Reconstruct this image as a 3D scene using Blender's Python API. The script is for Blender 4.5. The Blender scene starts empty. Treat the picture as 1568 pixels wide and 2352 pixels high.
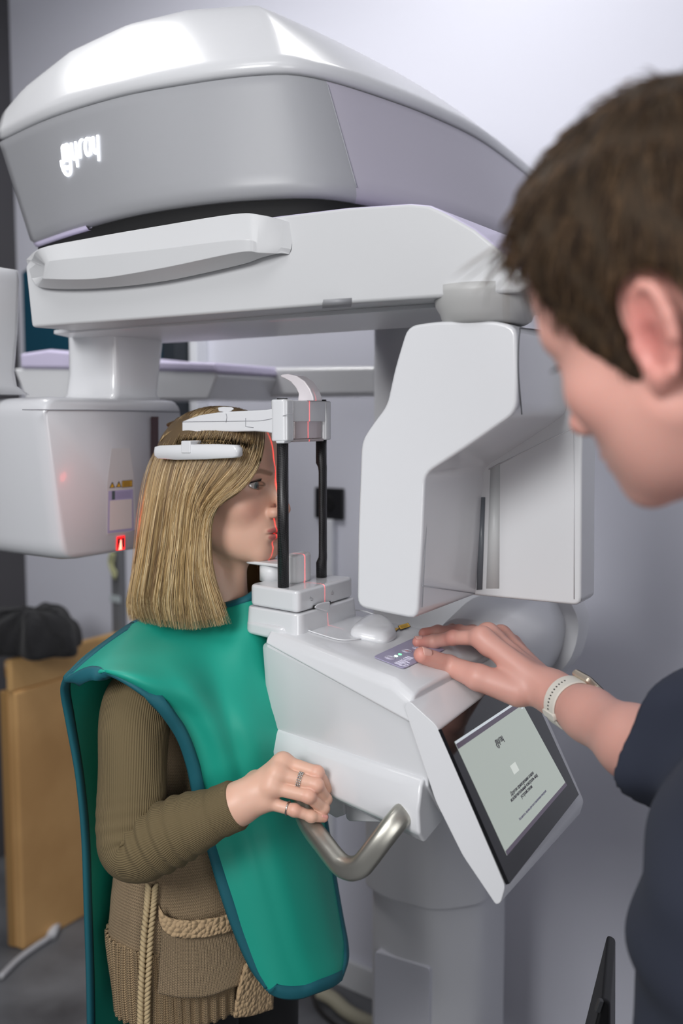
import bpy, bmesh, math, random
import numpy as np
from mathutils import Vector, Matrix

random.seed(7); np.random.seed(7)
SC = bpy.context.scene
COL = SC.collection
# ------------------------------------------------------------------ camera
FPX, CXP, CYP = 2287.0, 784.0, 1176.0
PITCH = math.atan(0.0944)
CAM_H = 1.62
cam_d = bpy.data.cameras.new('camera'); cam = bpy.data.objects.new('camera', cam_d); COL.objects.link(cam)
cam.location = (0, 0, CAM_H); cam.rotation_euler = (math.pi/2 - PITCH, 0, 0)
cam_d.sensor_fit = 'VERTICAL'; cam_d.sensor_height = 36.0; cam_d.lens = FPX/2352*36.0
cam_d.clip_start = 0.05
cam_d.dof.use_dof = True; cam_d.dof.focus_distance = 1.40; cam_d.dof.aperture_fstop = 2.6
SC.camera = cam
SC.view_settings.view_transform = 'Standard'; SC.view_settings.look = 'None'
SC.view_settings.gamma = 1.0; SC.view_settings.use_curve_mapping = False
SC.view_settings.exposure = 0.0
# ------------------------------------------------------------------ world and lamps
wd = bpy.data.worlds.new('world'); SC.world = wd; wd.use_nodes = True
wd.node_tree.nodes['Background'].inputs[0].default_value = (0.80, 0.86, 1.0, 1)
wd.node_tree.nodes['Background'].inputs[1].default_value = 0.10
def area(name, loc, target, sx, sy, power, col=(1, 1, 1)):
    d = bpy.data.lights.new(name, 'AREA'); d.shape = 'RECTANGLE'; d.size = sx; d.size_y = sy
    d.energy = power; d.color = col
    o = bpy.data.objects.new(name, d); COL.objects.link(o); o.location = loc
    o.rotation_euler = (Vector(target) - Vector(loc)).to_track_quat('-Z', 'Y').to_euler()
    return o
area('ceiling_lamp_wall', (0.15, 1.98, 3.04), (0.15, 1.98, 0), 0.50, 0.50, 4.8, (1.0, 0.99, 0.98))
area('ceiling_lamp_front', (-0.60, 0.40, 3.04), (-0.45, 0.75, 0), 0.70, 0.70, 6, (1.0, 0.99, 0.98))
area('ceiling_fill_left', (-0.90, 2.10, 3.04), (-0.90, 2.10, 0), 0.55, 0.55, 18, (1.0, 0.99, 0.98))  # unseen fill added overhead to brighten the left part of the wall
area('key_light_left', (-1.15, -0.65, 2.4), (0.0, 1.50, 1.20), 0.8, 0.8, 44, (1.0, 1.0, 1.0))  # unseen soft key light at front left; an area lamp, not a window
area('fill_softbox', (0.55, -1.25, 1.55), (-0.1, 1.45, 1.20), 1.1, 1.1, 17, (1.0, 1.0, 1.0))  # unseen softbox fill added beside the camera to lift the near faces

# ------------------------------------------------------------------ frames: pixels of the photograph to places in the room
ANG = math.radians(30.7)
Fv = Vector((math.cos(ANG), -math.sin(ANG), 0)); Sv = Vector((math.sin(ANG), math.cos(ANG), 0))
ORG = Vector((-0.058, 1.496, 0))
CAMP = Vector((0, 0, CAM_H))
def W(t, s, z): return ORG + Fv*t + Sv*s + Vector((0, 0, z))
def M(p):
    d = Vector(p) - ORG
    return (d.dot(Fv), d.dot(Sv), d.z)
def ray(px, py):
    dx = (px - CXP)/FPX; dy = (CYP - py)/FPX
    c, s = math.cos(PITCH), math.sin(PITCH)
    return Vector((dx, c + dy*s, -s + dy*c))
def PY(px, py, Y): r = ray(px, py); return CAMP + r*(Y/r.y)
def PZ(px, py, z): r = ray(px, py); return CAMP + r*((z - CAM_H)/r.z)
def PS(px, py, s):
    r = ray(px, py); return CAMP + r*((s - (CAMP - ORG).dot(Sv))/r.dot(Sv))
def PT(px, py, t):
    r = ray(px, py); return CAMP + r*((t - (CAMP - ORG).dot(Fv))/r.dot(Fv))
def PP(px, py, o, n):
    r = ray(px, py); return CAMP + r*((Vector(o) - CAMP).dot(n)/r.dot(n))

# ------------------------------------------------------------------ materials
def lin(h):
    if isinstance(h, str):
        h = h.lstrip('#'); v = [int(h[i:i+2], 16)/255 for i in (0, 2, 4)]
    else: v = list(h)
    return tuple(c/12.92 if c <= 0.04045 else ((c + 0.055)/1.055)**2.4 for c in v) + (1.0,)
MATS = {}
def mat(name, col, rough=0.5, metal=0.0, coat=0.0, emit=None, estr=0.0, spec=0.5, trans=0.0, sss=0.0, sheen=0.0):
    if name in MATS: return MATS[name]
    m = bpy.data.materials.new(name); m.use_nodes = True
    b = m.node_tree.nodes['Principled BSDF']; I = b.inputs
    I['Base Color'].default_value = lin(col); I['Roughness'].default_value = rough; I['Metallic'].default_value = metal
    I['Coat Weight'].default_value = coat; I['Coat Roughness'].default_value = 0.08
    I['Specular IOR Level'].default_value = spec; I['Transmission Weight'].default_value = trans
    if emit: I['Emission Color'].default_value = lin(emit); I['Emission Strength'].default_value = estr
    if sss:
        I['Subsurface Weight'].default_value = sss; I['Subsurface Radius'].default_value = (1.0, 0.35, 0.2); I['Subsurface Scale'].default_value = 0.006
    if sheen: I['Sheen Weight'].default_value = sheen; I['Sheen Roughness'].default_value = 0.5
    MATS[name] = m; return m
def N(m, typ, **kw):
    n = m.node_tree.nodes.new(typ)
    for k, v in kw.items(): setattr(n, k, v)
    return n
def L(m, a, b): m.node_tree.links.new(a, b)
def bsdf(m): return m.node_tree.nodes['Principled BSDF']
def bump_noise(m, scale=200, strength=0.1, dist=0.001, detail=3, stretch=(1, 1, 1)):
    tc = N(m, 'ShaderNodeTexCoord'); mp = N(m, 'ShaderNodeMapping'); mp.inputs['Scale'].default_value = stretch
    no = N(m, 'ShaderNodeTexNoise'); no.inputs['Scale'].default_value = scale; no.inputs['Detail'].default_value = detail
    bu = N(m, 'ShaderNodeBump'); bu.inputs['Strength'].default_value = strength; bu.inputs['Distance'].default_value = dist
    L(m, tc.outputs['Object'], mp.inputs[0]); L(m, mp.outputs[0], no.inputs['Vector']); L(m, no.outputs[0], bu.inputs['Height']); L(m, bu.outputs[0], bsdf(m).inputs['Normal'])
    return m
def mottle(m, c1, c2, scale=4, detail=6, lo=0.35, hi=0.65):
    tc = N(m, 'ShaderNodeTexCoord'); no = N(m, 'ShaderNodeTexNoise'); no.inputs['Scale'].default_value = scale; no.inputs['Detail'].default_value = detail
    cr = N(m, 'ShaderNodeValToRGB'); cr.color_ramp.elements[0].position = lo; cr.color_ramp.elements[1].position = hi
    cr.color_ramp.elements[0].color = lin(c1); cr.color_ramp.elements[1].color = lin(c2)
    L(m, tc.outputs['Object'], no.inputs['Vector']); L(m, no.outputs[0], cr.inputs[0]); L(m, cr.outputs[0], bsdf(m).inputs['Base Color'])
    return m
def attr_color(m, name='col'):
    a = N(m, 'ShaderNodeAttribute'); a.attribute_name = name; L(m, a.outputs['Color'], bsdf(m).inputs['Base Color']); return m

WHITE = mat('gloss_white_plastic', '#d8d9dc', 0.22, coat=0.35)
SATIN = mat('satin_white_plastic', '#d8d9db', 0.38)
GREYW = mat('grey_white_plastic', '#d2d3d6', 0.32, coat=0.2)
LAV = mat('lavender_plastic', '#cbc4de', 0.4)
SEAM = mat('seam_grey', '#55565a', 0.6)
BLACKP = mat('black_plastic', '#161618', 0.45)
DARKGAP = mat('dark_rubber_gap', '#0c0c0e', 0.8)
PANELG = mat('front_panel_grey', '#9a9b9f', 0.42)
ALU = mat('brushed_nickel', '#b9b7ae', 0.34, metal=0.85)
REDGLOW = mat('red_laser_lens', '#8a0a0a', 0.2, emit='#ff1a1a', estr=3.0)

# ------------------------------------------------------------------ mesh helpers (all points are world points)
def wloc(o):
    v = Vector((0, 0, 0))
    while o: v = v + o.location; o = o.parent
    return v
def link(name, me, m=None, parent=None, smooth=True):
    o = bpy.data.objects.new(name, me); COL.objects.link(o)
    if m is not None:
        for q in (m if isinstance(m, (list, tuple)) else [m]): me.materials.append(q)
    if parent: o.parent = parent
    if smooth and len(me.polygons): me.polygons.foreach_set('use_smooth', [True]*len(me.polygons))
    return o
def obj(name, verts, faces, m=None, parent=None, smooth=True, bevel=0, seg=3, fmat=None, fixn=True, sub=0):
    off = wloc(parent) if parent else Vector((0, 0, 0))
    me = bpy.data.meshes.new(name)
    V = np.array([tuple(v) for v in verts], dtype=float) - np.array(off)
    me.from_pydata(V.tolist(), [], [tuple(int(i) for i in f) for f in faces])
    if fmat is not None: me.polygons.foreach_set('material_index', fmat)
    if fixn:
        bm = bmesh.new(); bm.from_mesh(me); bmesh.ops.recalc_face_normals(bm, faces=bm.faces); bm.to_mesh(me); bm.free()
    me.update()
    o = link(name, me, m, parent, smooth)
    if bevel:
        b = o.modifiers.new('bevel', 'BEVEL'); b.width = bevel; b.segments = seg; b.limit_method = 'ANGLE'; b.angle_limit = math.radians(28); b.harden_normals = True
    if sub:
        s = o.modifiers.new('sub', 'SUBSURF'); s.levels = sub; s.render_levels = sub
    return o
def empty(name, loc, label=None, cat=None, group=None):
    o = bpy.data.objects.new(name, None); COL.objects.link(o); o.location = loc
    o.empty_display_size = 0.05
    if label: o['label'] = label
    if cat: o['category'] = cat
    if group: o['group'] = group
    return o
def tag(o, label, cat, group=None):
    o['label'] = label; o['category'] = cat
    if group: o['group'] = group
    return o
def struct(o): o['kind'] = 'structure'; return o
def prism_vf(A, B):
    n = len(A); V = [Vector(a) for a in A] + [Vector(b) for b in B]
    F = [tuple(range(n))[::-1], tuple(range(n, 2*n))] + [(i, (i+1) % n, n + (i+1) % n, n + i) for i in range(n)]
    return V, F
def prism(name, A, B, m, parent=None, bevel=0.004, seg=3, fmat=None):
    V, F = prism_vf(A, B); return obj(name, V, F, m, parent, bevel=bevel, seg=seg, fmat=fmat)
def join(parts):
    V, F = [], []
    for v, f in parts:
        k = len(V); V += list(v); F += [tuple(i + k for i in q) for q in f]
    return V, F
def box_m(t0, t1, s0, s1, z0, z1):
    return prism_vf([W(t0, s0, z0), W(t1, s0, z0), W(t1, s0, z1), W(t0, s0, z1)], [W(t0, s1, z0), W(t1, s1, z0), W(t1, s1, z1), W(t0, s1, z1)])
def box(name, t0, t1, s0, s1, z0, z1, m, parent=None, bevel=0.004, seg=3):
    V, F = box_m(t0, t1, s0, s1, z0, z1); return obj(name, V, F, m, parent, bevel=bevel, seg=seg)
def cat_rom(P, n, closed=False):
    P = np.array([tuple(p) for p in P], dtype=float); k = len(P)
    out = []; segs = k if closed else k - 1
    for u in np.linspace(0, segs, n, endpoint=not closed):
        i = min(int(u), segs - 1); f = u - i
        g = lambda j: P[j % k] if closed else (P[j] if 0 <= j < k else (2*P[0] - P[1] if j < 0 else 2*P[-1] - P[-2]))
        a, b, c, d = g(i-1), g(i), g(i+1), g(i+2)
        out.append(0.5*((2*b) + (c - a)*f + (2*a - 5*b + 4*c - d)*f*f + (3*b - 3*c + d - a)*f**3))
    return np.array(out)
def grid_vf(G, closed_u=False):
    nv, nu = G.shape[:2]; V = G.reshape(-1, 3); F = []
    for j in range(nv - 1):
        for i in range(nu if closed_u else nu - 1):
            a = j*nu + i; b = j*nu + (i+1) % nu
            F.append((a, b, b + nu, a + nu))
    return [Vector(v) for v in V], F
def patch(net, nu, nv):
    """smooth surface through a net of rows of points"""
    rows = [cat_rom(r, nu) for r in net]
    A = np.array(rows); return np.array([cat_rom(A[:, i], nv) for i in range(nu)]).transpose(1, 0, 2)
def loft(rings, caps=True):
    R = np.array([[tuple(p) for p in r] for r in rings]); V, F = grid_vf(R, True); n = R.shape[1]; k = R.shape[0]
    if caps: F = F + [tuple(range(n))[::-1], tuple(range((k-1)*n, k*n))]
    return V, F
def frames(P):
    P = np.array(P); T = np.gradient(P, axis=0); T /= np.linalg.norm(T, axis=1)[:, None] + 1e-12
    ref = np.array([0.0, 0, 1]) if abs(T[0][2]) < 0.9 else np.array([1.0, 0, 0])
    u = np.cross(T[0], ref); u /= np.linalg.norm(u); U = [u]
    for i in range(1, len(P)):
        u = U[-1] - T[i]*np.dot(U[-1], T[i]); u /= np.linalg.norm(u); U.append(u)
    U = np.array(U); return P, T, U, np.cross(T, U)
def tube_vf(P, r, n=12, caps=True, sq=None):
    P, T, U, B = frames(P); r = np.broadcast_to(np.array(r, dtype=float), (len(P),))
    rings = []
    for i in range(len(P)):
        ring = []
        for k in range(n):
            a = 2*math.pi*k/n; c, s = math.cos(a), math.sin(a)
            if sq:
                e = sq[2]; c = math.copysign(abs(c)**e, c)*sq[0]; s = math.copysign(abs(s)**e, s)*sq[1]
            ring.append(P[i] + (U[i]*c + B[i]*s)*r[i])
        rings.append(ring)
    return loft(rings, caps)
def tube(name, P, r, m, parent=None, n=12, sq=None):
    V, F = tube_vf(P, r, n, True, sq); return obj(name, V, F, m, parent)
def lathe_vf(c, prof, n=32, axis=None):
    c = Vector(c); rings = []
    for r, z in prof: rings.append([c + Vector((r*math.cos(2*math.pi*k/n), r*math.sin(2*math.pi*k/n), z)) for k in range(n)])
    return loft(rings)
def ball_vf(c, r, nu=12, nv=8):
    prof = [(max(1e-5, math.sin(math.pi*j/nv))*r, -math.cos(math.pi*j/nv)*r) for j in range(nv + 1)]
    return lathe_vf(c, prof, nu)
def text_obj(name, body, o, r, u, size, m, parent, align='CENTER', lift=0.0006, depth=0.0002):
    """lettering on a surface: o anchor, r reading direction, u up direction"""
    c = bpy.data.curves.new(name, 'FONT'); c.body = body; c.size = size; c.align_x = align; c.extrude = depth; c.resolution_u = 2
    tmp = bpy.data.objects.new('tmp', c); COL.objects.link(tmp)
    dg = bpy.context.evaluated_depsgraph_get(); dg.update()
    me = bpy.data.meshes.new_from_object(tmp.evaluated_get(dg)); bpy.data.objects.remove(tmp); bpy.data.curves.remove(c)
    r = Vector(r).normalized(); u = Vector(u); u = (u - r*u.dot(r)).normalized(); n = r.cross(u)
    off = wloc(parent); o = Vector(o) + n*lift - off
    for v in me.vertices: v.co = o + r*v.co.x + u*v.co.y + n*v.co.z
    me.name = name; me.materials.clear()
    return link(name, me, m, parent, smooth=False)
def rounded_poly(P, r, n=4):
    """2D polygon with rounded corners"""
    out = []; k = len(P); P = [np.array(p, dtype=float) for p in P]
    for i in range(k):
        a, b, c = P[i-1], P[i], P[(i+1) % k]
        d1 = (a - b); l1 = np.linalg.norm(d1); d2 = (c - b); l2 = np.linalg.norm(d2)
        q = min(r, l1*0.45, l2*0.45); p1 = b + d1/l1*q; p2 = b + d2/l2*q
        for j in range(n + 1):
            f = j/n; out.append(p1*(1-f)**2 + b*2*f*(1-f) + p2*f*f)
    return out
def decal(name, P, m, parent, lift=0.0006, n=None, thick=0.0004):
    """thin plate lying on a surface: P polygon of world points, n outward normal"""
    P = [Vector(p) for p in P]; n = Vector(n).normalized()
    V, F = prism_vf([p + n*(lift - thick) for p in P], [p + n*lift for p in P]); return obj(name, V, F, m, parent, smooth=False)
def arc2(cx, cy, rx, ry, a0, a1, n): return [(cx + rx*math.cos(math.radians(a0 + (a1-a0)*i/n)), cy + ry*math.sin(math.radians(a0 + (a1-a0)*i/n))) for i in range(n+1)]
def logo_strokes():
    # the five rounded letters of the mark with the smile under the first one, in units of letter height
    S = []
    S.append([(0, 0), (0, 0.75), (0.06, 0.9), (0.2, 0.96), (0.32, 0.86), (0.34, 0.7), (0.34, 0.05)])
    S.append([(0.34, 0.7), (0.38, 0.9), (0.52, 0.96), (0.66, 0.88), (0.7, 0.7), (0.7, 0.0)])
    def y(x): return [[(x, 0.95), (x, 0.35), (x+0.06, 0.1), (x+0.2, 0.02), (x+0.34, 0.1), (x+0.42, 0.25)], [(x+0.42, 0.95), (x+0.42, -0.42)]]
    S += y(1.0)
    S.append([(1.78, 0), (1.78, 0.6), (1.84, 0.85), (2.0, 0.95), (2.12, 0.94)])
    S.append([(x, y2) for x, y2 in arc2(2.56, 0.48, 0.26, 0.46, 60, 360, 14)] + [(2.82, 0.95), (2.82, 0.02)])
    S += y(3.12)
    S.append([(-0.26, 0.2), (-0.24, -0.1), (-0.1, -0.42), (0.16, -0.66), (0.44, -0.7), (0.66, -0.52), (0.7, -0.2), (0.7, 0)])
    S.append([(0.12, -0.16), (0.2, -0.3), (0.36, -0.34), (0.48, -0.22)])
    return S
def logo(name, o, r, u, h, w, m, parent, lift=0.0008, curve=None):
    parts = []; r = Vector(r).normalized(); u = Vector(u).normalized(); n = r.cross(u).normalized()
    for st in logo_strokes():
        Q = cat_rom([(x, y, 0) for x, y in st], 4*len(st))
        P = []
        for x, y, _ in Q:
            p = Vector(o) + r*(x*h) + u*(y*h)
            if curve: p = curve(x*h, y*h)
            P.append(p + n*lift)
        V, F = tube_vf(P, w, 8)
        parts.append((V, F))
    V, F = join(parts); return obj(name, V, F, m, parent)
# ------------------------------------------------------------------ the room shell
A_ = Vector((0.783, -0.622, 0)); B_ = Vector((-0.622, -0.783, 0)); R0 = Vector((0, 2.73, 0))
CEIL = 3.09
def RW(a, b, z): return R0 + A_*a + B_*b + Vector((0, 0, z))
def slab(name, a0, a1, b0, b1, z0, z1, m, parent=None, bevel=0):
    V, F = prism_vf([RW(a0, b0, z0), RW(a1, b0, z0), RW(a1, b1, z0), RW(a0, b1, z0)], [RW(a0, b0, z1), RW(a1, b0, z1), RW(a1, b1, z1), RW(a0, b1, z1)])
    return obj(name, V, F, m, parent, smooth=bool(bevel), bevel=bevel)
AL, AR, BB = -1.496, 3.3, 4.4
paint = bump_noise(mat('pale_lavender_wall_paint', '#d3d4df', 0.85), 60, 0.08, 0.002)
darkpaint = mat('dark_grey_wall_paint', '#4a494d', 0.9)
conc = mottle(mat('polished_concrete', '#6b6c70', 0.55), '#4a4b4f', '#84868a', 3.2, 8, 0.3, 0.72)
struct(slab('wall_back', AL - 0.1, AR + 0.1, -0.12, 0, 0, CEIL, paint))
struct(slab('wall_left', AL - 0.12, AL, 0, BB, 0, CEIL, darkpaint))
paint2 = mat('far_grey_wall_paint', '#b0b1b8', 0.9)
struct(slab('wall_right', AR, AR + 0.12, 0, BB, 0, CEIL, paint2))
struct(slab('wall_front', AL - 0.12, AR + 0.12, BB, BB + 0.12, 0, CEIL, paint2))
struct(slab('ceiling', AL - 0.12, AR + 0.12, -0.12, BB + 0.12, CEIL, CEIL + 0.1, mat('white_ceiling', '#c4c5c9', 0.9)))
struct(slab('floor', AL - 0.12, AR + 0.12, -0.12, BB + 0.12, -0.1, 0, conc))
struct(slab('baseboard_back', AL, AR, 0.0005, 0.016, 0, 0.085, mat('white_baseboard', '#d4d6da', 0.5), bevel=0.004))
def wall_px(px, py, off=0.0): return PP(px, py, R0 + B_*off, B_)
def wall_ab(px, py, off=0.0):
    p = wall_px(px, py, off) - R0; return p.dot(A_), p.z
# black power socket with its white cable trunking
a0, z1 = wall_ab(728, 1118); a1, z0 = wall_ab(792, 1194)
so = empty('power_socket', RW((a0+a1)/2, 0, z0), 'black square power socket on the wall behind the carbon rods', 'socket')
slab('socket_frame', a0, a1, 0.0005, 0.012, z0, z1, mat('black_socket', '#1b1b1e', 0.4), so, 0.003)
ca, cz = (a0+a1)/2, (z0+z1)/2
V, F = [], []
def disc_on_wall(name, a, z, r, b0, b1, m, parent):
    A = [RW(a + r*math.cos(k*math.pi/12), b0, z + r*math.sin(k*math.pi/12)) for k in range(24)]
    B = [RW(a + r*math.cos(k*math.pi/12), b1, z + r*math.sin(k*math.pi/12)) for k in range(24)]
    return prism(name, A, B, m, parent, bevel=0.001, seg=1)
disc_on_wall('socket_insert', ca, cz, 0.021, 0.011, 0.0145, mat('black_socket_insert', '#0e0e10', 0.5), so)
for dz in (-0.009, 0.009): disc_on_wall('socket_hole', ca + dz, cz, 0.0026, 0.0145, 0.0150, DARKGAP, so)
a2, _ = wall_ab(752, 1230); a3, _ = wall_ab(772, 1230)
tag(slab('cable_trunking', a2, a3, 0.0005, 0.02, 0.086, z0 - 0.001, mat('white_trunking', '#dcdee4', 0.45), None, 0.003), 'white vertical cable trunking running down the wall under the black socket', 'trunking')
# grey wall post left of the patient with a pale clip
a4, _ = wall_ab(272, 1380); a5, _ = wall_ab(291, 1380)
pp = empty('wall_conduit', RW((a4+a5)/2, 0, 0.09), 'grey vertical conduit on the wall just left of the blonde hair', 'conduit')
slab('conduit_body', a4, a5, 0.0005, 0.03, 0.086, 1.75, mat('grey_conduit', '#6c6d70', 0.6), pp, 0.003)
ac, zc = wall_ab(283, 1373); slab('clip', a4 - 0.004, a5 + 0.006, 0.03, 0.034, zc - 0.012, zc + 0.012, mat('pale_clip', '#b4bdc0', 0.5), pp, 0.002)
# yellow ties hanging by the conduit
V, F = join([tube_vf(cat_rom([wall_px(255, 1270, 0.05), wall_px(251, 1290, 0.05), wall_px(256, 1310, 0.05), wall_px(264, 1328, 0.045)], 14), 0.005, 6),
             tube_vf(cat_rom([wall_px(262, 1270, 0.05), wall_px(259, 1300, 0.05), wall_px(266, 1315, 0.05), wall_px(263, 1330, 0.05)], 14), 0.004, 6),
             tube_vf([wall_px(258, 1271, 0.0), wall_px(258, 1271, 0.054)], 0.004, 6)])
tag(obj('hanging_tie', V, F, mat('pale_yellow_tie', '#b9b98c', 0.7)), 'pale yellow ties hanging on the wall under the tube head', 'tie')
# teal framed window strip behind the long arm
a6, _ = wall_ab(118, 800); a7, _ = wall_ab(459, 800); _, zt = wall_ab(430, 770); _, zb = wall_ab(430, 957)
cb = empty('wall_cabinet', RW(a6, 0, zb), 'dark teal wall cabinet behind the long white arm', 'cabinet')
am, _ = wall_ab(430, 800)
slab('cabinet_body', a6, a7, 0.0005, 0.10, zb, zt + 0.25, mat('charcoal_teal', '#262c33', 0.6), cb, 0.003)
slab('door', a6 + 0.01, am, 0.1, 0.118, zb + 0.01, zt + 0.24, mat('teal_door', '#0d4358', 0.5), cb, 0.003)
a8, _ = wall_ab(478, 800)
tag(slab('wall_rail', a7 + 0.004, a8, 0.0005, 0.05, zb - 0.02, zt + 0.25, mat('white_rail', '#e2e4ea', 0.5), None, 0.004), 'white upright rail on the wall at the right edge of the teal cabinet', 'rail')
# cardboard box: near bottom corner, then its edges
c0 = PZ(33, 2177, 0.0); 

zt_box = (CAMP + ray(8, 1512)*(c0.y/ray(8, 1512).y)).z
e1 = (PZ(195, 2086, 0.0) - c0).normalized(); e2 = Vector((-e1.y, e1.x, 0))
L1 = 0.44; L2 = ((c0 + e1*L1 - R0).dot(B_) - 0.035)/(-e2.dot(B_))
kraft = mottle(mat('brown_cardboard', '#cba068', 0.8), '#bc915c', '#d8ac73', 2.5, 4, 0.35, 0.7)
bx = empty('cardboard_box', c0 + e1*L1/2 + e2*L2/2, 'large brown cardboard box on the floor under the black cloth', 'box')
def quad_box(name, o, x, y, z, h, m, parent, bevel=0.004):
    A = [o + Vector((0, 0, z)), o + x + Vector((0, 0, z)), o + x + y + Vector((0, 0, z)), o + y + Vector((0, 0, z))]
    return prism(name, A, [a + Vector((0, 0, h)) for a in A], m, parent, bevel=bevel)
ZB = zt_box
quad_box('carton', c0, e1*L1, e2*L2, 0.001, ZB - 0.10, kraft, bx, 0.008)
lid = quad_box('lid', c0 - e1*0.008 - e2*0.008, e1*(L1 + 0.016), e2*(L2 + 0.016), ZB - 0.10, 0.10, mottle(mat('lid_cardboard', '#cca46c', 0.8), '#bd955f', '#d6ad75', 3, 4), bx, 0.008)
tape = mat('packing_tape', '#8a683c', 0.35)
o2 = c0 - e1*0.010 - e2*0.010
quad_box('tape', c0 + e1*0.06 - e2*0.0022, e1*0.05, e2*0.002, 0.004, ZB - 0.11, tape, bx, 0)
quad_box('tape', o2 + Vector((0, 0, 0)), e1*(L1*0.98), e2*0.002, ZB - 0.055, 0.05, tape, bx, 0)
quad_box('tape', c0 - e2*0.0022 + e1*0.02, e1*(L1*0.95), e2*0.002, 0.002, 0.05, tape, bx, 0)
quad_box('corner_edge', c0 - e1*0.004 - e2*0.004, e1*0.03, e2*0.03, 0.002, ZB - 0.104, mat('edge_cardboard', '#a17c4b', 0.8), bx, 0.004)
# black cloth heaped on the box
rng = np.random.RandomState(3)
cc = c0 + e1*0.10 + e2*L2*0.52; cc.z = ZB
cv, cf = [], []
nu, nv = 40, 16
G = np.zeros((nv, nu, 3))
for j in range(nv):
    v = j/(nv - 1)
    for i in range(nu):
        a = 2*math.pi*i/nu
        rad = (0.165 + 0.03*math.sin(3*a + 1) + 0.02*math.sin(7*a))*(math.cos(v*math.pi/2)**0.55)
        fold = 0.012*math.sin(9*a + 4*v) + 0.010*math.sin(15*a - 6*v)
        h = 0.130*(math.sin(v*math.pi/2)**0.9) + 0.02*math.sin(4*a)*v*(1 - v)*2
        q = e1*(rad*math.cos(a)*0.85 + fold) + e2*(rad*math.sin(a)*0.9 + fold*0.6)
        G[j, i] = np.array(cc + q + Vector((0, 0, 0.001 + h + abs(fold)*0.6*(v > 0))))
V, F = grid_vf(G, True); F = F + [tuple(range(nu))[::-1], tuple(range((nv-1)*nu, nv*nu))]
cl = obj('black_cloth', V, F, bump_noise(mat('black_fabric', '#151518', 0.9, sheen=0.1), 40, 0.5, 0.01), sub=1)
tag(cl, 'crumpled black cloth heaped on top of the cardboard box', 'cloth')
# white floor cable with a plug head
P = [PZ(0, 2245, 0.012), PZ(40, 2205, 0.012), PZ(80, 2175, 0.012), PZ(110, 2155, 0.012), PZ(125, 2135, 0.014)]
cab = tube('floor_cable', cat_rom(P, 30), 0.0095, mat('white_cable', '#b8b8bc', 0.5)); tag(cab, 'white cable lying on the concrete floor in front of the cardboard box', 'cable')
V, F = tube_vf([PZ(117, 2150, 0.017), PZ(134, 2117, 0.017)], [0.015, 0.013], 10)
obj('plug', V, F, mat('white_plug', '#c9c9cd', 0.5), cab)
# corrugated hose and a black cable along the skirting
P = cat_rom([PZ(735, 2278, 0.022), PZ(765, 2295, 0.022), PZ(800, 2325, 0.022), PZ(850, 2350, 0.022), PZ(930, 2378, 0.022)], 160)
r = 0.018 + 0.0022*np.sin(np.arange(160)*1.6)
V, F = tube_vf(P, r, 14)
tag(obj('corrugated_hose', V, F, mat('cream_hose', '#a8a390', 0.6)), 'cream corrugated hose on the floor along the white baseboard', 'hose')
P = cat_rom([PZ(716, 2278, 0.006), PZ(731, 2316, 0.006), PZ(765, 2350, 0.006), PZ(830, 2395, 0.006)], 30)
tag(tube('black_cable', P, 0.0055, mat('black_cable_rubber', '#18181a', 0.5)), 'thin black cable curving on the floor beside the corrugated hose', 'cable')
# black case with a grey latch at the man's hip
q0 = PY(1368, 2300, 1.2)
cs = empty('black_case', PY(1400, 2360, 1.25), 'black case with a grey clip standing beside the man in navy', 'case')
A = [PY(1345, 2360, 1.2), PY(1381, 2293, 1.2), PY(1402, 2303, 1.2), PY(1402, 2360, 1.2)]
base = [Vector((a.x, a.y, a.z)) for a in A]
dn = Vector((0.02, 0, 0))
lowz = 0.0
A = [Vector((A[0].x - 0.17, A[0].y, 0.001)), A[1], A[2], Vector((A[3].x + 0.02, A[3].y, 0.001))]
prism('case_body', A, [a + Vector((0.05, 0.16, 0)) for a in A], mat('black_case_plastic', '#0b0b0d', 0.5), cs, bevel=0.005)
C = [PY(1367, 2326, 1.196), PY(1377, 2299, 1.196), PY(1387, 2301, 1.196), PY(1378, 2328, 1.196)]
prism('clip', C, [c + Vector((0, 0.008, 0)) for c in C], mat('grey_clip', '#3c3d40', 0.4), cs, bevel=0.001)
# ------------------------------------------------------------------ the panoramic x-ray machine
XR = empty('dental_xray_machine', W(-0.064, 0.60, 0.0), 'white panoramic dental x-ray machine with touch screen that the blonde woman leans into', 'x-ray machine')
def ts(P, s): return [M(PS(x, y, s)) for x, y in P]            # outline in the side plane s
def at_s(Q, s): return [W(q[0], s, q[2]) for q in Q]
def rp(Q, r, n=4):                                             # rounded outline in (t, z)
    return [(p[0], 0, p[1]) for p in rounded_poly([(q[0], q[2]) for q in Q], r, n)]

# --- support column, its sleeve and the foot
def col_ring(t0, s0, z, w, d, ch):
    P = rounded_poly([(-w, -d + ch*0.4), (-w*0.4, -d - 0.01), (w*0.45, -d - 0.005), (w, -d + ch), (w, d), (-w, d)], 0.03, 4)
    return [W(t0 + x, s0 + y, z) for x, y in P]
ct, cs_ = -0.066, 0.63
colm = mat('column_grey_white', '#dadbdf', 0.4)
V, F = loft([col_ring(ct, cs_, z, 0.120, 0.115, 0.07) for z in (0.001, 2.00)]); obj('support_column', V, F, colm, XR, bevel=0.003)
V, F = loft([col_ring(ct, cs_ - 0.004, z, 0.130, 0.125, 0.07) for z in (0.625, 1.20)]); sleeve = obj('column_sleeve', V, F, mat('sleeve_grey_white', '#d4d5d9', 0.42), XR, bevel=0.006)
pz = 0.50
V, F = prism_vf(*[[W(ct + x, cs_ - 0.1265 + o, z) for x, z in rounded_poly([(-0.085, 0.0012), (0.045, 0.0012), (0.045, pz), (-0.085, pz)], 0.01, 3)] for o in (0, 0.02)])
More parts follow.
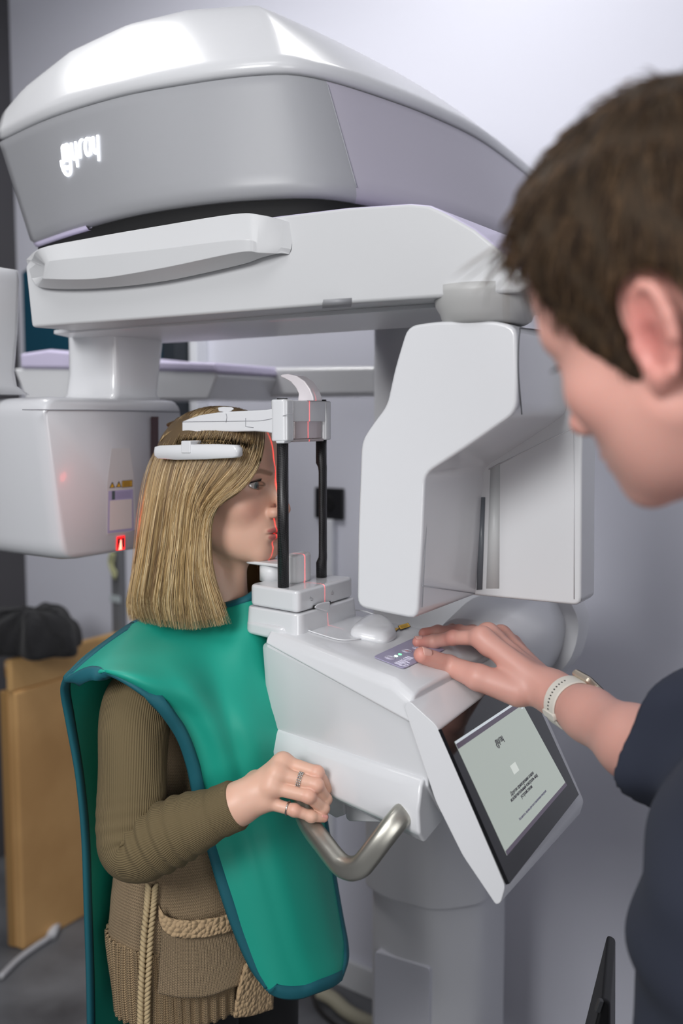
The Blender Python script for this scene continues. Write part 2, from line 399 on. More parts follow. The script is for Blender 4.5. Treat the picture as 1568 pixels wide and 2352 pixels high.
obj('column_panel', V, F, mat('column_panel_grey', '#d0d1da', 0.35), XR, bevel=0.002)

# --- carriage that joins console and column
Q = rp(ts([(1080, 1366), (1232, 1384), (1262, 1450), (1256, 1500), (1240, 1545), (1150, 1640), (1020, 1600), (1010, 1470)], 0.22), 0.03)
cx = np.mean([q[0] for q in Q]); cz_ = np.mean([q[2] for q in Q])
def sc(Q, k, dt=0, dz=0): return [(cx + (q[0]-cx)*k + dt, 0, cz_ + (q[2]-cz_)*k + dz) for q in Q]
V, F = loft([at_s(sc(Q, 0.80), 0.10), at_s(sc(Q, 0.97), 0.20), at_s(sc(Q, 1.0), 0.22), at_s(sc(Q, 1.02), 0.36), at_s(sc(Q, 0.96), 0.40), at_s(sc(Q, 0.7, -0.10), 0.56)])
carr = obj('carriage_shroud', V, F, GREYW, XR, bevel=0.012, seg=4)
V, F = loft([at_s(sc(Q, 1.0, 0.022, 0.004), 0.30), at_s(sc(Q, 1.06, 0.022, 0.004), 0.315), at_s(sc(Q, 1.06, 0.022, 0.004), 0.345), at_s(sc(Q, 0.95, 0.0), 0.36)])
obj('shroud_rim', V, F, GREYW, carr, bevel=0.003)

# --- overhead housing
z0d, z1d = 1.925, 2.095
def ring_plan(pts, r): return rounded_poly(pts, r, 6)
bot = [M(PZ(x, y, z0d))[:2] for x, y in [(66, 556), (160, 522), (300, 484), (480, 456), (640, 444), (738, 442)]]
bot_r = [M(PZ(x, y, z0d))[:2] for x, y in [(800, 462), (950, 500)]]
top = [M(PZ(x, y, z1d))[:2] for x, y in [(-2, 322), (110, 270), (270, 220), (430, 190), (560, 172), (662, 166)]]
top_r = [M(PZ(x, y, z1d))[:2] for x, y in [(700, 171), (760, 184), (880, 222), (1000, 268), (1120, 330), (1245, 428)]]
def far(tl):  # close the plan at the back
    return [(0.10, 0.76), (-0.24, 0.76), (-0.30, 0.42), (-0.42, 0.26), (tl[0] - 0.02, tl[1] + 0.13)]
K = 96
def resample(P, n):
    P = np.array(P); d = np.r_[0, np.cumsum(np.linalg.norm(np.diff(P, axis=0), axis=1))]; u = np.linspace(0, d[-1], n)
    return np.c_[np.interp(u, d, P[:, 0]), np.interp(u, d, P[:, 1])]
def plan(edge_l, edge_r, back):
    l = cat_rom([(x, y, 0) for x, y in edge_l], 26)[:, :2]; r_ = cat_rom([(x, y, 0) for x, y in edge_r], 26)[:, :2]
    b = np.array(back)
    return np.vstack([resample(l, 36), resample(np.vstack([l[-1:]*0.5 + r_[:1]*0.5, r_]), 36), resample(np.vstack([r_[-1:], b, l[:1]]), 30)[1:-1]])
# the lower ring is the upper one drawn in along the measured near edge
tp_l, tp_r = top, top_r
P1 = plan(tp_l, tp_r, far(top[0]))
bl = np.array(bot); corner = bl[-1]
br = [M(PZ(x, y, z0d))[:2] for x, y in [(745, 443)]]
dv = np.array(corner) - np.array(top[-1])
bot_right = [(p[0] + dv[0]*0.9 - 0.0, p[1] + dv[1]*0.3) for p in top_r]
bot_right[0] = tuple(np.array(corner) + np.array([0.012, 0.02]))
bk = far(bot[0]); bk = [(bk[0][0] - 0.02, bk[0][1]), (bk[1][0] + 0.02, bk[1][1]), (bk[2][0] + 0.03, bk[2][1]), (bk[3][0] + 0.04, bk[3][1]), (bk[4][0] + 0.02, bk[4][1])]
P0 = plan(bot, bot_right, bk)
def smooth_ring(P, k=2, i0=30, i1=44):
    P = P.copy()
    for _ in range(k):
        Q2 = P.copy()
        for i in range(i0, i1): Q2[i] = (P[i-1] + P[i]*2 + P[i+1])/4
        P = Q2
    return P
P0 = smooth_ring(P0, 5); P1 = smooth_ring(P1, 2)
def mixr(a, z): return [W(q[0], q[1], z) for q in P0*(1 - a) + P1*a]
def grow(P, k):
    c = P.mean(axis=0); d = P - c; l = np.linalg.norm(d, axis=1)[:, None]; return c + d*(l + k)/l
rings = [[W(q[0], q[1], z) for q in R] for R, z in ((grow(P0, -0.03), z0d - 0.004), (grow(P0, -0.012), z0d - 0.003), (grow(P0, -0.003), z0d + 0.003))]
rings += [mixr(a, z0d + 0.012 + (z1d - z0d - 0.016)*a) for a in np.linspace(0.03, 1, 12)]
rings += [[W(q[0], q[1], z1d) for q in grow(P1, -0.006)]]
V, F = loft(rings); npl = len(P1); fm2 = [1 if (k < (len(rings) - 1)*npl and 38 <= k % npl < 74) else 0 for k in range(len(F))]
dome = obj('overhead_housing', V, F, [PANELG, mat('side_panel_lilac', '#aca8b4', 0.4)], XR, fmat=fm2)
# shell above the panel: rises from the rim to the measured crest
crest_s = [M(PS(x, y, 0.085)) for x, y in [(575, 17), (430, 28), (300, 60), (170, 120), (60, 205), (5, 270)]]
tc_, zc_ = crest_s[0][0], crest_s[0][2]
crest_t = [M(PT(x, y, tc_)) for x, y in [(600, 30), (760, 120), (930, 207), (1000, 242)]]
cl_t = np.array([c[0] for c in crest_s][::-1]); cl_z = np.array([c[2] for c in crest_s][::-1])
cr_s = np.array([0.085] + [c[1] for c in crest_t]); cr_z = np.array([zc_] + [c[2] for c in crest_t])
def crest(i):
    b = P1[i]
    if i < 36:
        f = i/35; t = np.interp(f, [0, 1], [cl_t[0] + 0.01, tc_]); return np.array([t, 0.085, np.interp(t, cl_t, cl_z)])
    if i < 72:
        f = (i-36)/35; s = 0.085 + f*(0.60 - 0.085); return np.array([tc_, s, max(z1d + 0.03, np.interp(s, cr_s, cr_z))])
    f = (i-72)/(len(P1)-72)
    a, b2 = np.array([tc_, 0.60, max(z1d + 0.03, np.interp(0.6, cr_s, cr_z))]), np.array([cl_t[0] + 0.01, 0.085, np.interp(cl_t[0] + 0.01, cl_t, cl_z)])
    mid = np.array([tc_ - 0.06, 0.14, zc_ - 0.02]); return (a*(1-f)**2 + mid*2*f*(1-f) + b2*f*f)
C3 = np.array([crest(i) for i in range(len(P1))])
rings = []
LIP = 0.016
for w, z in ((-0.004, z1d + 0.001), (0.002, z1d + 0.004), (0.002, z1d + LIP)): rings.append([W(q[0], q[1], z) for q in grow(P1, w)])
base = np.c_[grow(P1, 0.002), np.full(len(P1), z1d + LIP)]
for u in np.linspace(0.06, 1, 12):
    zb = base[:, 2] + (C3[:, 2] - base[:, 2])*(1 - (1 - u)**1.45)
    xy = base[:, :2] + (C3[:, :2] - base[:, :2])*u
    rings.append([W(x[0], x[1], z) for x, z in zip(xy, zb)])
V, F = loft(rings); obj('top_shell', V, F, mat('top_shell_white', '#c9cacd', 0.26, coat=0.2), dome)
# dark recess and lavender lip below
V, F = loft([[W(q[0], q[1], z) for q in grow(P0, -0.016)] for z in (z0d - 0.06, z0d - 0.0055)]); obj('recess', V, F, DARKGAP, dome)
lip = [[W(q[0], q[1], z) for q in grow(P0, w)] for w, z in ((-0.018, z0d - 0.009), (-0.012, z0d - 0.008), (-0.008, z0d - 0.002), (-0.018, z0d - 0.002))]
lip = np.array([[tuple(p) for p in r_] for r_ in lip]); lip = np.roll(lip, 22, axis=1)[:, :34]; V, F = grid_vf(np.vstack([lip, lip[:1]])); obj('lip', V, F, LAV, dome)
# lit mark on the housing
lm = mat('lit_white_mark', '#ffffff', 0.4, emit='#f2f6ff', estr=4.0)
p0 = PP(150, 376, W(*P1[6], 2.05), (Fv*-0.45 + Sv*-0.89).normalized())
def panel_pt(px, py):
    # march the pixel ray onto the housing's tapered side
    r = ray(px, py); best = None
    for k in range(400):
        Yk = 1.3 + k*0.0015; p = CAMP + r*(Yk/r.y); t, s, z = M(p)
        a = min(1, max(0, (z - z0d - 0.012)/(z1d - z0d - 0.016))); R = (P0*(1-a) + P1*a)[:36]
        o = np.argsort(R[:, 0]); se = np.interp(t, R[o, 0], R[o, 1])
        if s >= se: return p
    return p
lo = panel_pt(148, 376); lx = panel_pt(228, 352); lu = panel_pt(137, 349)
lr = (lx - lo); hgt = lr.length/3.55; up_ = (lu - lo); nrm = lr.normalized().cross(up_.normalized())
if nrm.dot(CAMP - lo) < 0: nrm = -nrm
ru = nrm.cross(lr.normalized())
def on_dome(x, y):
    # follow the curved face from the anchor
    q = lo + lr.normalized()*x + Vector((0, 0, 1))*y
    t, s, z = M(q); a = min(1, max(0, (z - z0d - 0.012)/(z1d - z0d - 0.016))); R = (P0*(1-a) + P1*a)[:36]; o = np.argsort(R[:, 0])
    return W(t, np.interp(t, R[o, 0], R[o, 1]) - 0.0015, z)
logo('lit_logo', lo, lr, ru, hgt, hgt*0.062, lm, dome, 0, on_dome)
sm = mat('seam_line', '#8f9096', 0.6)
V, F = tube_vf([W(q[0] + 0.0005, q[1], z) for q, z in [(P0[38]*(1-a) + P1[38]*a, z0d + 0.012 + (z1d-z0d-0.016)*a) for a in np.linspace(0.02, 0.98, 12)]], 0.0009, 6); obj('seam', V, F, sm, dome)

# --- rotating arm
ZA = 1.775; SA = -0.11; ARMW = mat('arm_white_plastic', '#c4c5c7', 0.34)
near = ts([(72, 752), (1196, 669)], SA)
za = (near[0][2] + near[1][2])/2
ol = ts([(72, 752), (400, 728), (800, 697), (1190, 671), (1214, 660), (1216, 640), (1165, 585), (1090, 525), (1020, 486), (985, 471), (940, 467), (800, 476), (650, 494), (400, 525), (150, 558), (80, 575), (57, 612)], SA)
far_s = 0.20
A = at_s(ol, SA); B = at_s([(q[0], 0, q[2] + 0.004) for q in ol], far_s)
n = len(ol); fm = [0, 0] + [(1 if 5 <= i <= 15 else 0) for i in range(n)]
arm = prism('rotating_arm', A, B, [ARMW, LAV], XR, bevel=0.010, seg=4, fmat=fm)
# raised bumper on the arm's near face
def brow(px, s): return [PS(x, y, s) for x, y in px]
b_top = [(60, 596), (95, 570), (200, 548), (360, 520), (535, 492), (600, 494), (650, 505)]
n_top = [(84, 610), (110, 601), (220, 588), (370, 572), (545, 551), (585, 556), (632, 562)]
n_low = [(80, 628), (104, 640), (220, 640), (370, 616), (545, 580), (585, 578), (628, 575)]
b_low = [(72, 640), (98, 661), (212, 663), (370, 647), (545, 610), (600, 592), (645, 580)]
net = np.array([[tuple(p) for p in brow(b_top, SA + 0.012)], [tuple(p) for p in brow(b_top, SA - 0.024)], [tuple(p) for p in brow(n_top, SA - 0.040)], [tuple(p) for p in brow(n_low, SA - 0.038)], [tuple(p) for p in brow(b_low, SA - 0.012)], [tuple(p) for p in brow(b_low, SA + 0.012)]])
net[2:4, 0] += np.array(Sv)*0.026; net[2:4, -1] += np.array(Sv)*0.038; net[1, -1] += np.array(Sv)*0.03; net[2:4, -2] += np.array(Sv)*0.012; net[1, 0] += np.array(Sv)*0.01
net = np.array([cat_rom(r, 40) for r in net])
V, F = loft([net[:, i] for i in range(40)]); obj('arm_bumper', V, F, ARMW, arm, bevel=0.006, seg=4)
# underside plate, slot mark
u0 = ts([(375, 735), (860, 700)], SA)
zu = za
def und(px, py): return M(PZ(px, py, zu))[:2]
P = rounded_poly([und(120, 762), und(1010, 700), und(1120, 735), und(860, 752), und(480, 778), und(250, 790)], 0.01, 3)
V, F = prism_vf([W(x, y, zu - 0.004) for x, y in P], [W(x, y, zu + 0.003) for x, y in P]); obj('arm_underplate', V, F, GREYW, arm, bevel=0.002)
q = [und(742, 688), und(808, 684), und(806, 693), und(740, 697)]
V, F = prism_vf([W(x, y, zu - 0.0065) for x, y in q], [W(x, y, zu) for x, y in q]); obj('underside_slot', V, F, mat('slot_grey', '#8b8c90', 0.5), arm)
# --- collar above the sensor head
cc_ = PZ(1118, 722, 1.752); 
V, F = lathe_vf((cc_.x, cc_.y, 0), [(0.050, 1.738), (0.0565, 1.742), (0.060, 1.752), (0.066, 1.762), (0.0685, 1.776), (0.0685, 1.785)], 40); obj('sensor_collar', V, F, mat('collar_grey', '#b3b3b2', 0.45), XR)

# --- sensor head
s0, s1, s2 = -0.10, 0.093, 0.158
prof = ts([(934, 748), (1000, 738), (1140, 737), (1186, 750), (1188, 850), (1186, 948), (1082, 1020), (975, 1090), (968, 1250), (958, 1424), (890, 1410), (818, 1394), (820, 1230), (828, 1012), (858, 968), (886, 932), (905, 845)], s0)
pr = rp(prof, 0.014, 4)
SH = prism('sensor_head', at_s(pr, s0), at_s(pr, s1 + 0.02), WHITE, XR, bevel=0.009, seg=4)
t_in = prof[8][0]; zb = M(PS(1095, 1358, s1))[2]; zb2 = M(PS(1318, 1390, s1))[2]
t_out = M(PS(1336, 1300, s1))[0]; t_outt = M(PS(1338, 960, s1))[0]
fp = [prof[0], prof[2], (t_outt - 0.02, 0, prof[3][2]), (t_outt, 0, prof[3][2] - 0.03), (t_outt, 0, 1.55), (t_out, 0, zb2), (prof[11][0] + 0.02, 0, zb2), (prof[13][0] + 0.01, 0, prof[13][2])]
fp = rp(fp, 0.012, 4)
FPn = prism('detector_panel', at_s(fp, s1), at_s(fp, s2), SATIN, SH, bevel=0.008, seg=4)
def on_far(P, s): return [PS(x, y, s) for x, y in P]
V, F = prism_vf(on_far([(1101, 1142), (1114, 1142), (1107, 1354), (1094, 1355)], s1 - 0.0012), on_far([(1101, 1142), (1114, 1142), (1107, 1354), (1094, 1355)], s1 + 0.004)); obj('slot', V, F, mat('sensor_slot', '#6e7379', 0.3), FPn)
V, F = prism_vf(on_far([(1126, 1075), (1148, 1062), (1146, 1352), (1116, 1352)], s1 - 0.0006), on_far([(1126, 1075), (1148, 1062), (1146, 1352), (1116, 1352)], s1 + 0.004)); obj('window_strip', V, F, mat('window_strip', '#cfd1d1', 0.4), FPn)
fr = [(1122, 1078), (1318, 982), (1318, 1376), (1116, 1358)]
fo = on_far(fr, s1 - 0.0005)
for a, b in ((0, 1), (1, 2)): 
    V, F = tube_vf([fo[a], fo[b]], 0.0009, 6); obj('panel_seam', V, F, mat('light_seam', '#dcdcde', 0.4), FPn)
# small inner seam of the recess and the side cover on the upper part
V, F = tube_vf([PT(969, 1346, t_in + 0.0004), PT(1090, 1363, t_in + 0.0004)], 0.0007, 6); obj('recess_seam', V, F, sm, SH)
V, F = tube_vf([PT(983, 1130, t_in + 0.0004), PT(969, 1395, t_in + 0.0004)], 0.0007, 6); obj('recess_seam', V, F, sm, SH)
tu = prof[4][0] + 0.0006
cv = [PT(x, y, tu) for x, y in [(1198, 952), (1190, 850), (1193, 765), (1206, 755), (1300, 768)]]
V, F = tube_vf(cat_rom(cv, 30), 0.0009, 6); obj('side_cover_seam', V, F, SEAM, SH)

# --- x-ray tube head behind the patient
tf = -0.416
zl = M(PT(118, 1297, tf))[2]; zt_ = M(PT(415, 918, tf))[2]
sl = M(PT(112, 1290, tf))[1]; sr = M(PT(424, 935, tf))[1]
srb = M(PT(385, 1245, tf))[1]
def th_ring(t, k, zk=0.0):
    P = rounded_poly([(sl + 0.030, zl), (srb, zl), (sr, zt_ - 0.0), (sl - 0.004, zt_)], 0.035, 6)
    c = np.mean(P, axis=0); return [W(t, (c + (p - c)*k)[0], (c + (p - c)*k)[1]) for p in P]
V, F = loft([th_ring(tf - 0.26, 0.80), th_ring(tf - 0.25, 0.9), th_ring(tf - 0.20, 0.98), th_ring(tf - 0.03, 1.0), th_ring(tf - 0.008, 0.985), th_ring(tf, 0.955)])
TH = obj('tube_head', V, F, mat('tube_head_plastic', '#cbccd0', 0.3, coat=0.2), XR)
def th_front(P, d=0.001): return [PT(x, y, tf + d) for x, y in P]
V, F = tube_vf(th_front([(52, 941), (200, 942), (412, 946)], 0.0), 0.0012, 6); obj('cover_seam', V, F, sm, TH)
FN = Fv
def plate(name, P, m, parent, d0, d1): 
    V, F = prism_vf(th_front(P, d0), th_front(P, d1)); return obj(name, V, F, m, parent, smooth=False)
plate('collimator_slot', [(347, 957), (364, 957), (364, 1060), (347, 1060)], mat('dark_red_window', '#3a1c22', 0.3), TH, -0.002, 0.0012)
lbl = plate('label_recess', [(256, 1030), (298, 1029), (307, 1090), (313, 1215), (300, 1222), (245, 1228), (246, 1110)], mat('label_base', '#c9c6c6', 0.5), TH, -0.002, 0.0006)
yel = mat('warning_yellow', '#d9a51c', 0.5); bk = mat('print_black', '#1a1712', 0.6)
for k in (0, 15): 
    plate('warning_triangle', [(251 + k, 1121 - k*0.1), (264 + k, 1120 - k*0.1), (258 + k, 1106 - k*0.1)], bk, lbl, 0.0006, 0.0010)
    plate('warning_triangle', [(253.5 + k, 1120 - k*0.1), (262 + k, 1119 - k*0.1), (258 + k, 1110 - k*0.1)], yel, lbl, 0.0010, 0.0013)
plate('warning_plate', [(280, 1104), (304, 1102), (304, 1118), (280, 1120)], bk, lbl, 0.0006, 0.0010)
plate('warning_plate', [(281, 1105.5), (303, 1103.5), (303, 1117), (281, 1119)], yel, lbl, 0.0010, 0.0013)
for k in range(5): plate('print_line', [(283, 1107 + 2.4*k), (301 - (k % 2)*3, 1105.4 + 2.4*k), (301 - (k % 2)*3, 1106.3 + 2.4*k), (283, 1107.9 + 2.4*k)], bk, lbl, 0.0013, 0.0015)
plate('data_label', [(249, 1128), (305, 1123), (307, 1218), (247, 1225)], mat('label_lilac', '#a9a0c4', 0.5), lbl, 0.0006, 0.0010)
plate('blank_field', [(252, 1150), (303, 1146), (303, 1213), (251, 1219)], mat('label_paper', '#d9cfcb', 0.6), lbl, 0.0010, 0.0013)
plate('label_mark', [(257, 1128), (264, 1127.5), (264, 1147), (257, 1148)], mat('label_dark', '#4a5458', 0.5), lbl, 0.0010, 0.0014)
for k in range(4): plate('print_line', [(267, 1131 + 4*k), (300, 1128.5 + 4*k), (300, 1129.5 + 4*k), (267, 1132 + 4*k)], mat('label_grey_print', '#8d86a6', 0.6), lbl, 0.0010, 0.0013)
plate('laser_window', [(268, 1233), (287, 1230), (287, 1262), (267, 1265)], mat('red_lens_frame', '#c01818', 0.2, emit='#ff2020', estr=1.2), TH, -0.002, 0.0012)
plate('laser_lens', [(271, 1237), (276, 1236), (276, 1260), (270, 1262)], mat('dark_red_lens', '#3d0306', 0.1), TH, 0.0012, 0.0016)
plate('laser_lens', [(280, 1236), (285, 1235), (285, 1256), (280, 1258)], mat('dark_red_lens', '#3d0306', 0.1), TH, 0.0012, 0.0016)
plate('laser_beam_slit', [(276.5, 1240), (279, 1240), (280, 1262), (272, 1263)], mat('red_hot', '#ff6060', 0.3, emit='#ff5a4a', estr=9), TH, 0.0012, 0.0016)
# pillars between tube head and arm
def pillar(name, P, t, th):
    rg = []
    for (xl, yl), (xr, yr), k in P:
        a, b = M(PT(xl, yl, t)), M(PT(xr, yr, t)); z = (a[2] + b[2])/2
        q = rounded_poly([(t, a[1]), (t, b[1]), (t - th*k, b[1]), (t - th*k, a[1])], 0.014, 4)
        rg.append([W(x, y, z) for x, y in q])
    V, F = loft(rg); return obj(name, V, F, WHITE, TH)
pillar('pillar', [((262, 722), (376, 716), 1), ((264, 790), (378, 788), 1), ((265, 860), (370, 860), 1), ((264, 905), (366, 905), 1.05), ((255, 925), (378, 925), 1.1)], tf - 0.02, 0.12)
pillar('pillar', [((-90, 612), (49, 610), 1), ((-90, 640), (51, 640), 1), ((-90, 760), (47, 760), 1), ((-90, 850), (40, 850), 1), ((-90, 885), (46, 885), 1), ((-100, 905), (75, 905), 1)], -0.52, 0.12)

# --- long arm behind, with its lavender-topped block
sb = 0.66
V, F = prism_vf([PS(x, y, sb) for x, y in [(480, 846), (866, 839), (866, 910), (480, 915)]], [PS(x, y, sb) + Sv*0.10 for x, y in [(480, 846), (866, 839), (866, 910), (480, 915)]])
LA = obj('long_side_arm', V, F, WHITE, XR, bevel=0.012, seg=4)
sk = 0.44
Q1 = [(30, 846), (490, 852), (500, 862), (478, 918), (60, 922), (44, 880)]
V, F = prism_vf([PS(x, y, sk) for x, y in Q1], [PS(x, y, sk) + Sv*0.26 for x, y in Q1]); obj('arm_block', V, F, WHITE, LA, bevel=0.006, seg=3)
Q2 = [(46, 846), (44, 812), (110, 802), (360, 828), (492, 832), (500, 856), (380, 852), (200, 848)]
V, F = prism_vf([PS(x, y, sk - 0.004) for x, y in Q2], [PS(x, y, sk - 0.004) + Sv*0.25 for x, y in Q2]); obj('block_cover', V, F, LAV, LA, bevel=0.008, seg=3)

# --- console
def con_st(t, w, zt, zs, zl, zb, wl, wb):
    # one cross-section: half widths and heights of top edge, seam, ledge, bottom
    h = [(-w + 0.012, zt), (-w + 0.003, zt - 0.004), (-w, zt - 0.012), (-w, zs), (-w + 0.002, zl + 0.02), (-w + 0.000, zl), (-wl, zl - 0.018), (-wl, (zl + zb)/2), (-wb, zb), (-wb + 0.02, zb - 0.006)]
    P = h + [(-x, z) for x, z in h[::-1]]; return [W(t, x + SCN, z) for x, z in P]
SCN = -0.006
def tz(px, py, s): q = M(PS(px, py, s)); return q[0], q[2]
tA, zA = tz(617, 1446, -0.098); tB, zB_ = tz(905, 1568, -0.15)
_, zsA = tz(620, 1480, -0.10); tsB, zsB = tz(918, 1640, -0.152)
_, zlA = tz(657, 1685, -0.105); tlB, zlB = tz(976, 1788, -0.156)
_, zbA = tz(715, 1812, -0.11); tbB, zbB = tz(952, 1922, -0.15)
def lp(a, b, f): return a + (b - a)*f
rg = []
for f in np.linspace(0, 1, 9):
    t = lp(0.004, 0.235, f)
    rg.append((t, lp(0.094, 0.146, f), lp(zA, zB_, f), lp(zsA, zsB, f), lp(zlA, zlB, f), lp(zbA, zbB, f), lp(0.102, 0.158, f), lp(0.09, 0.14, f)))
# upper body: sides between seam and ledge
def sec(t, pts): P = pts + [(-x, z) for x, z in pts[::-1]]; return [W(t, x + SCN, z) for x, z in P]
def up_sec(t, w, zt, zs, zl, wl): return sec(t, [(-w*0.55, zs + 0.006), (-w + 0.004, zs + 0.003), (-w, zs - 0.002), (-wl, zl), (-wl*0.7, zl - 0.05)])
body = []
for f in np.linspace(0, 1, 7):
    t = lp(0.002, 0.285, f)
    body.append(up_sec(t, lp(0.094, 0.150, f), 0, lp(zsA, zsB - 0.01, f), lp(zlA, zlB - 0.012, f), lp(0.080, 0.146, f)))
first = [Vector(p) - Fv*0.012 for p in body[0]]
c = sum((Vector(p) for p in body[0]), Vector())/len(body[0])
first = [c + (p - c)*0.88 - Fv*0.016 for p in [Vector(p) for p in body[0]]]
V, F = loft([first] + body); CON = obj('console_body', V, F, WHITE, XR, bevel=0.006, seg=3)
# top cover
cov = []
for f in np.linspace(0, 1, 9):
    t = lp(0.0, 0.262, f); w = lp(0.096, 0.153, f); zt = lp(zA, zB_ + 0.0, f); zs = lp(zsA, zsB - 0.008, f)
    if f > 0.9: zt -= 0.012
    cov.append(sec(t, [(-w*0.5, zt + 0.003), (-w + 0.028, zt + 0.002), (-w + 0.014, zt - 0.002), (-w + 0.004, zt - 0.012), (-w - 0.001, zs + 0.001), (-w*0.6, zs)]))
V, F = loft(cov); COVR = obj('console_cover', V, F, WHITE, CON, bevel=0.004, seg=3)
# chin end of the console: layered rounded platform
def plan_round(t0, t1, hw0, hw1, r=0.03, s=SCN): return rounded_poly([(t1, s - hw1), (t1, s + hw1), (t0, s + hw0), (t0, s - hw0)], r, 6)
def slabz(name, P, z0, z1, m, parent, bevel, taper=1.0):
    c = np.mean(P, axis=0); V, F = prism_vf([W(c[0] + (p[0]-c[0])*taper, c[1] + (p[1]-c[1])*taper, z0) for p in P], [W(*p, z1) for p in P]); return obj(name, V, F, m, parent, bevel=bevel)
zt0 = M(PS(683, 1366, -0.084))[2] + 0.005
zt1 = M(PS(683, 1410, -0.084))[2]
zt2 = M(PS(683, 1436, -0.084))[2]
P = plan_round(-0.052, 0.046, 0.062, 0.080, 0.012)
PL = slabz('clamp_platform', P, zt1 + 0.0008, zt0, WHITE, XR, 0.005)
P = plan_round(-0.056, 0.050, 0.066, 0.084, 0.016)
slabz('platform_base', P, zA - 0.012, zt1, WHITE, PL, 0.003, 1.04)
P = plan_round(-0.060, 0.030, 0.068, 0.090, 0.022)
slabz('platform_cup', P, zsA + 0.004, zA + 0.004, WHITE, PL, 0.006, 1.0)
# slider lever and lock marks on the platform's front
tfp = 0.0462
lev = [(720, 1396), (728, 1387), (742, 1383), (758, 1381), (757, 1398), (752, 1406), (738, 1402)]
V, F = prism_vf([PT(x, y, tfp + 0.002) for x, y in lev], [PT(x, y, tfp + 0.016) for x, y in lev]); obj('lock_lever', V, F, WHITE, PL, bevel=0.0025)
V, F = prism_vf([PT(x, y, tfp + 0.0008) for x, y in [(719, 1399), (719, 1391), (759, 1380), (759, 1388)]], [PT(x, y, tfp - 0.004) for x, y in [(719, 1399), (719, 1391), (759, 1380), (759, 1388)]]); obj('lever_slot', V, F, DARKGAP, PL)
gl = mat('etched_grey', '#a4a4a8', 0.6)
def padlock(name, cx_, cy_, w, parent, opened, t, m, R=None):
    b = [(cx_ - w, cy_), (cx_ + w, cy_ - w*0.25), (cx_ + w, cy_ + w*1.5), (cx_ - w, cy_ + w*1.75), (cx_ - w, cy_)]
    sh = [(cx_ - w*0.6 - (w*1.3 if opened else 0), cy_ - 0.0*w), (cx_ - w*0.6 - (w*1.3 if opened else 0), cy_ - w*1.1), (cx_ - (w*1.3 if opened else 0), cy_ - w*1.7), (cx_ + w*0.6 - (w*1.3 if opened else 0), cy_ - w*1.2), (cx_ + w*0.6 - (w*1.3 if opened else 0), cy_ - w*0.1)]
    parts = [tube_vf([PT(x, y, t) for x, y in q], 0.00035, 5) for q in (b, sh)]
    V, F = join(parts); return obj(name, V, F, m, parent)
padlock('lock_mark', 763, 1361, 2.6, PL, False, tfp + 0.0002, gl)
padlock('lock_mark', 716, 1375, 2.6, PL, True, tfp + 0.0002, gl)
# top tray, its rim, and the mouse-shaped hump
def top_z(t): return lp(zA, zB_, (t - 0.0)/0.262) + 0.004
def on_top(px, py, d=0.0):
    r = ray(px, py); lo_, hi_ = 1.0, 2.0
    for _ in range(40):
        md = (lo_ + hi_)/2; p = CAMP + r*(md/r.y); t, s, z = M(p)
        if z > top_z(t) + d: lo_ = md
        else: hi_ = md
    return p
tray = cat_rom([on_top(x, y, 0.0005) for x, y in [(686, 1436), (735, 1422), (800, 1402), (850, 1408), (893, 1436), (875, 1455), (800, 1470), (745, 1460)]], 64, True)
V, F = tube_vf(np.vstack([tray, tray[:1]]), 0.0011, 6); obj('tray_rim', V, F, WHITE, COVR)
hump = [(806, 1460), (815, 1444), (840, 1428), (872, 1424), (896, 1436), (910, 1458), (905, 1468), (884, 1476), (850, 1472)]
rgs = []
hb = cat_rom([on_top(x, y, 0) for x, y in hump], 40, True); c = hb.mean(axis=0)
for k, h in ((1.0, -0.002), (1.0, 0.003), (0.96, 0.0075), (0.84, 0.0125), (0.6, 0.0150), (0.3, 0.0158)): rgs.append([Vector(c + (p - c)*k) + Vector((0, 0, h)) for p in hb])
V, F = loft(rgs); obj('tray_hump', V, F, WHITE, COVR)
UPT = Vector((0, 0, 1)); slope = (zB_ - zA)/0.262; NT = (UPT - Fv*slope).normalized(); RT = (Fv + UPT*slope).normalized()
yw = mat('bright_yellow', '#f0b912', 0.4)
st = [on_top(x, y) for x, y in [(913, 1438), (937, 1431), (943, 1440), (919, 1448)]]
decal('warning_sticker', st, bk, COVR, 0.0006, NT)
st2 = [on_top(x, y) for x, y in [(914.5, 1438.5), (936.5, 1432.2), (941.5, 1439.5), (919.5, 1446.5)]]; decal('warning_sticker', st2, yw, COVR, 0.0009, NT)
for k in range(4): 
    a, b = Vector(st2[0]).lerp(Vector(st2[3]), 0.2 + 0.2*k), Vector(st2[1]).lerp(Vector(st2[2]), 0.2 + 0.2*k)
    a2, b2 = a.lerp(b, 0.12), a.lerp(b, 0.88); w = (Vector(st2[3]) - Vector(st2[0]))*0.05
    decal('print_line', [a2, b2, b2 + w, a2 + w], bk, COVR, 0.0011, NT)
st3 = [on_top(x, y) for x, y in [(904, 1444), (919, 1442), (908, 1451)]]; decal('warning_triangle', st3, bk, COVR, 0.0006, NT)
st3 = [on_top(x, y) for x, y in [(905, 1444.5), (917.5, 1442.8), (908.5, 1449.8)]]; decal('warning_triangle', st3, yw, COVR, 0.0009, NT)
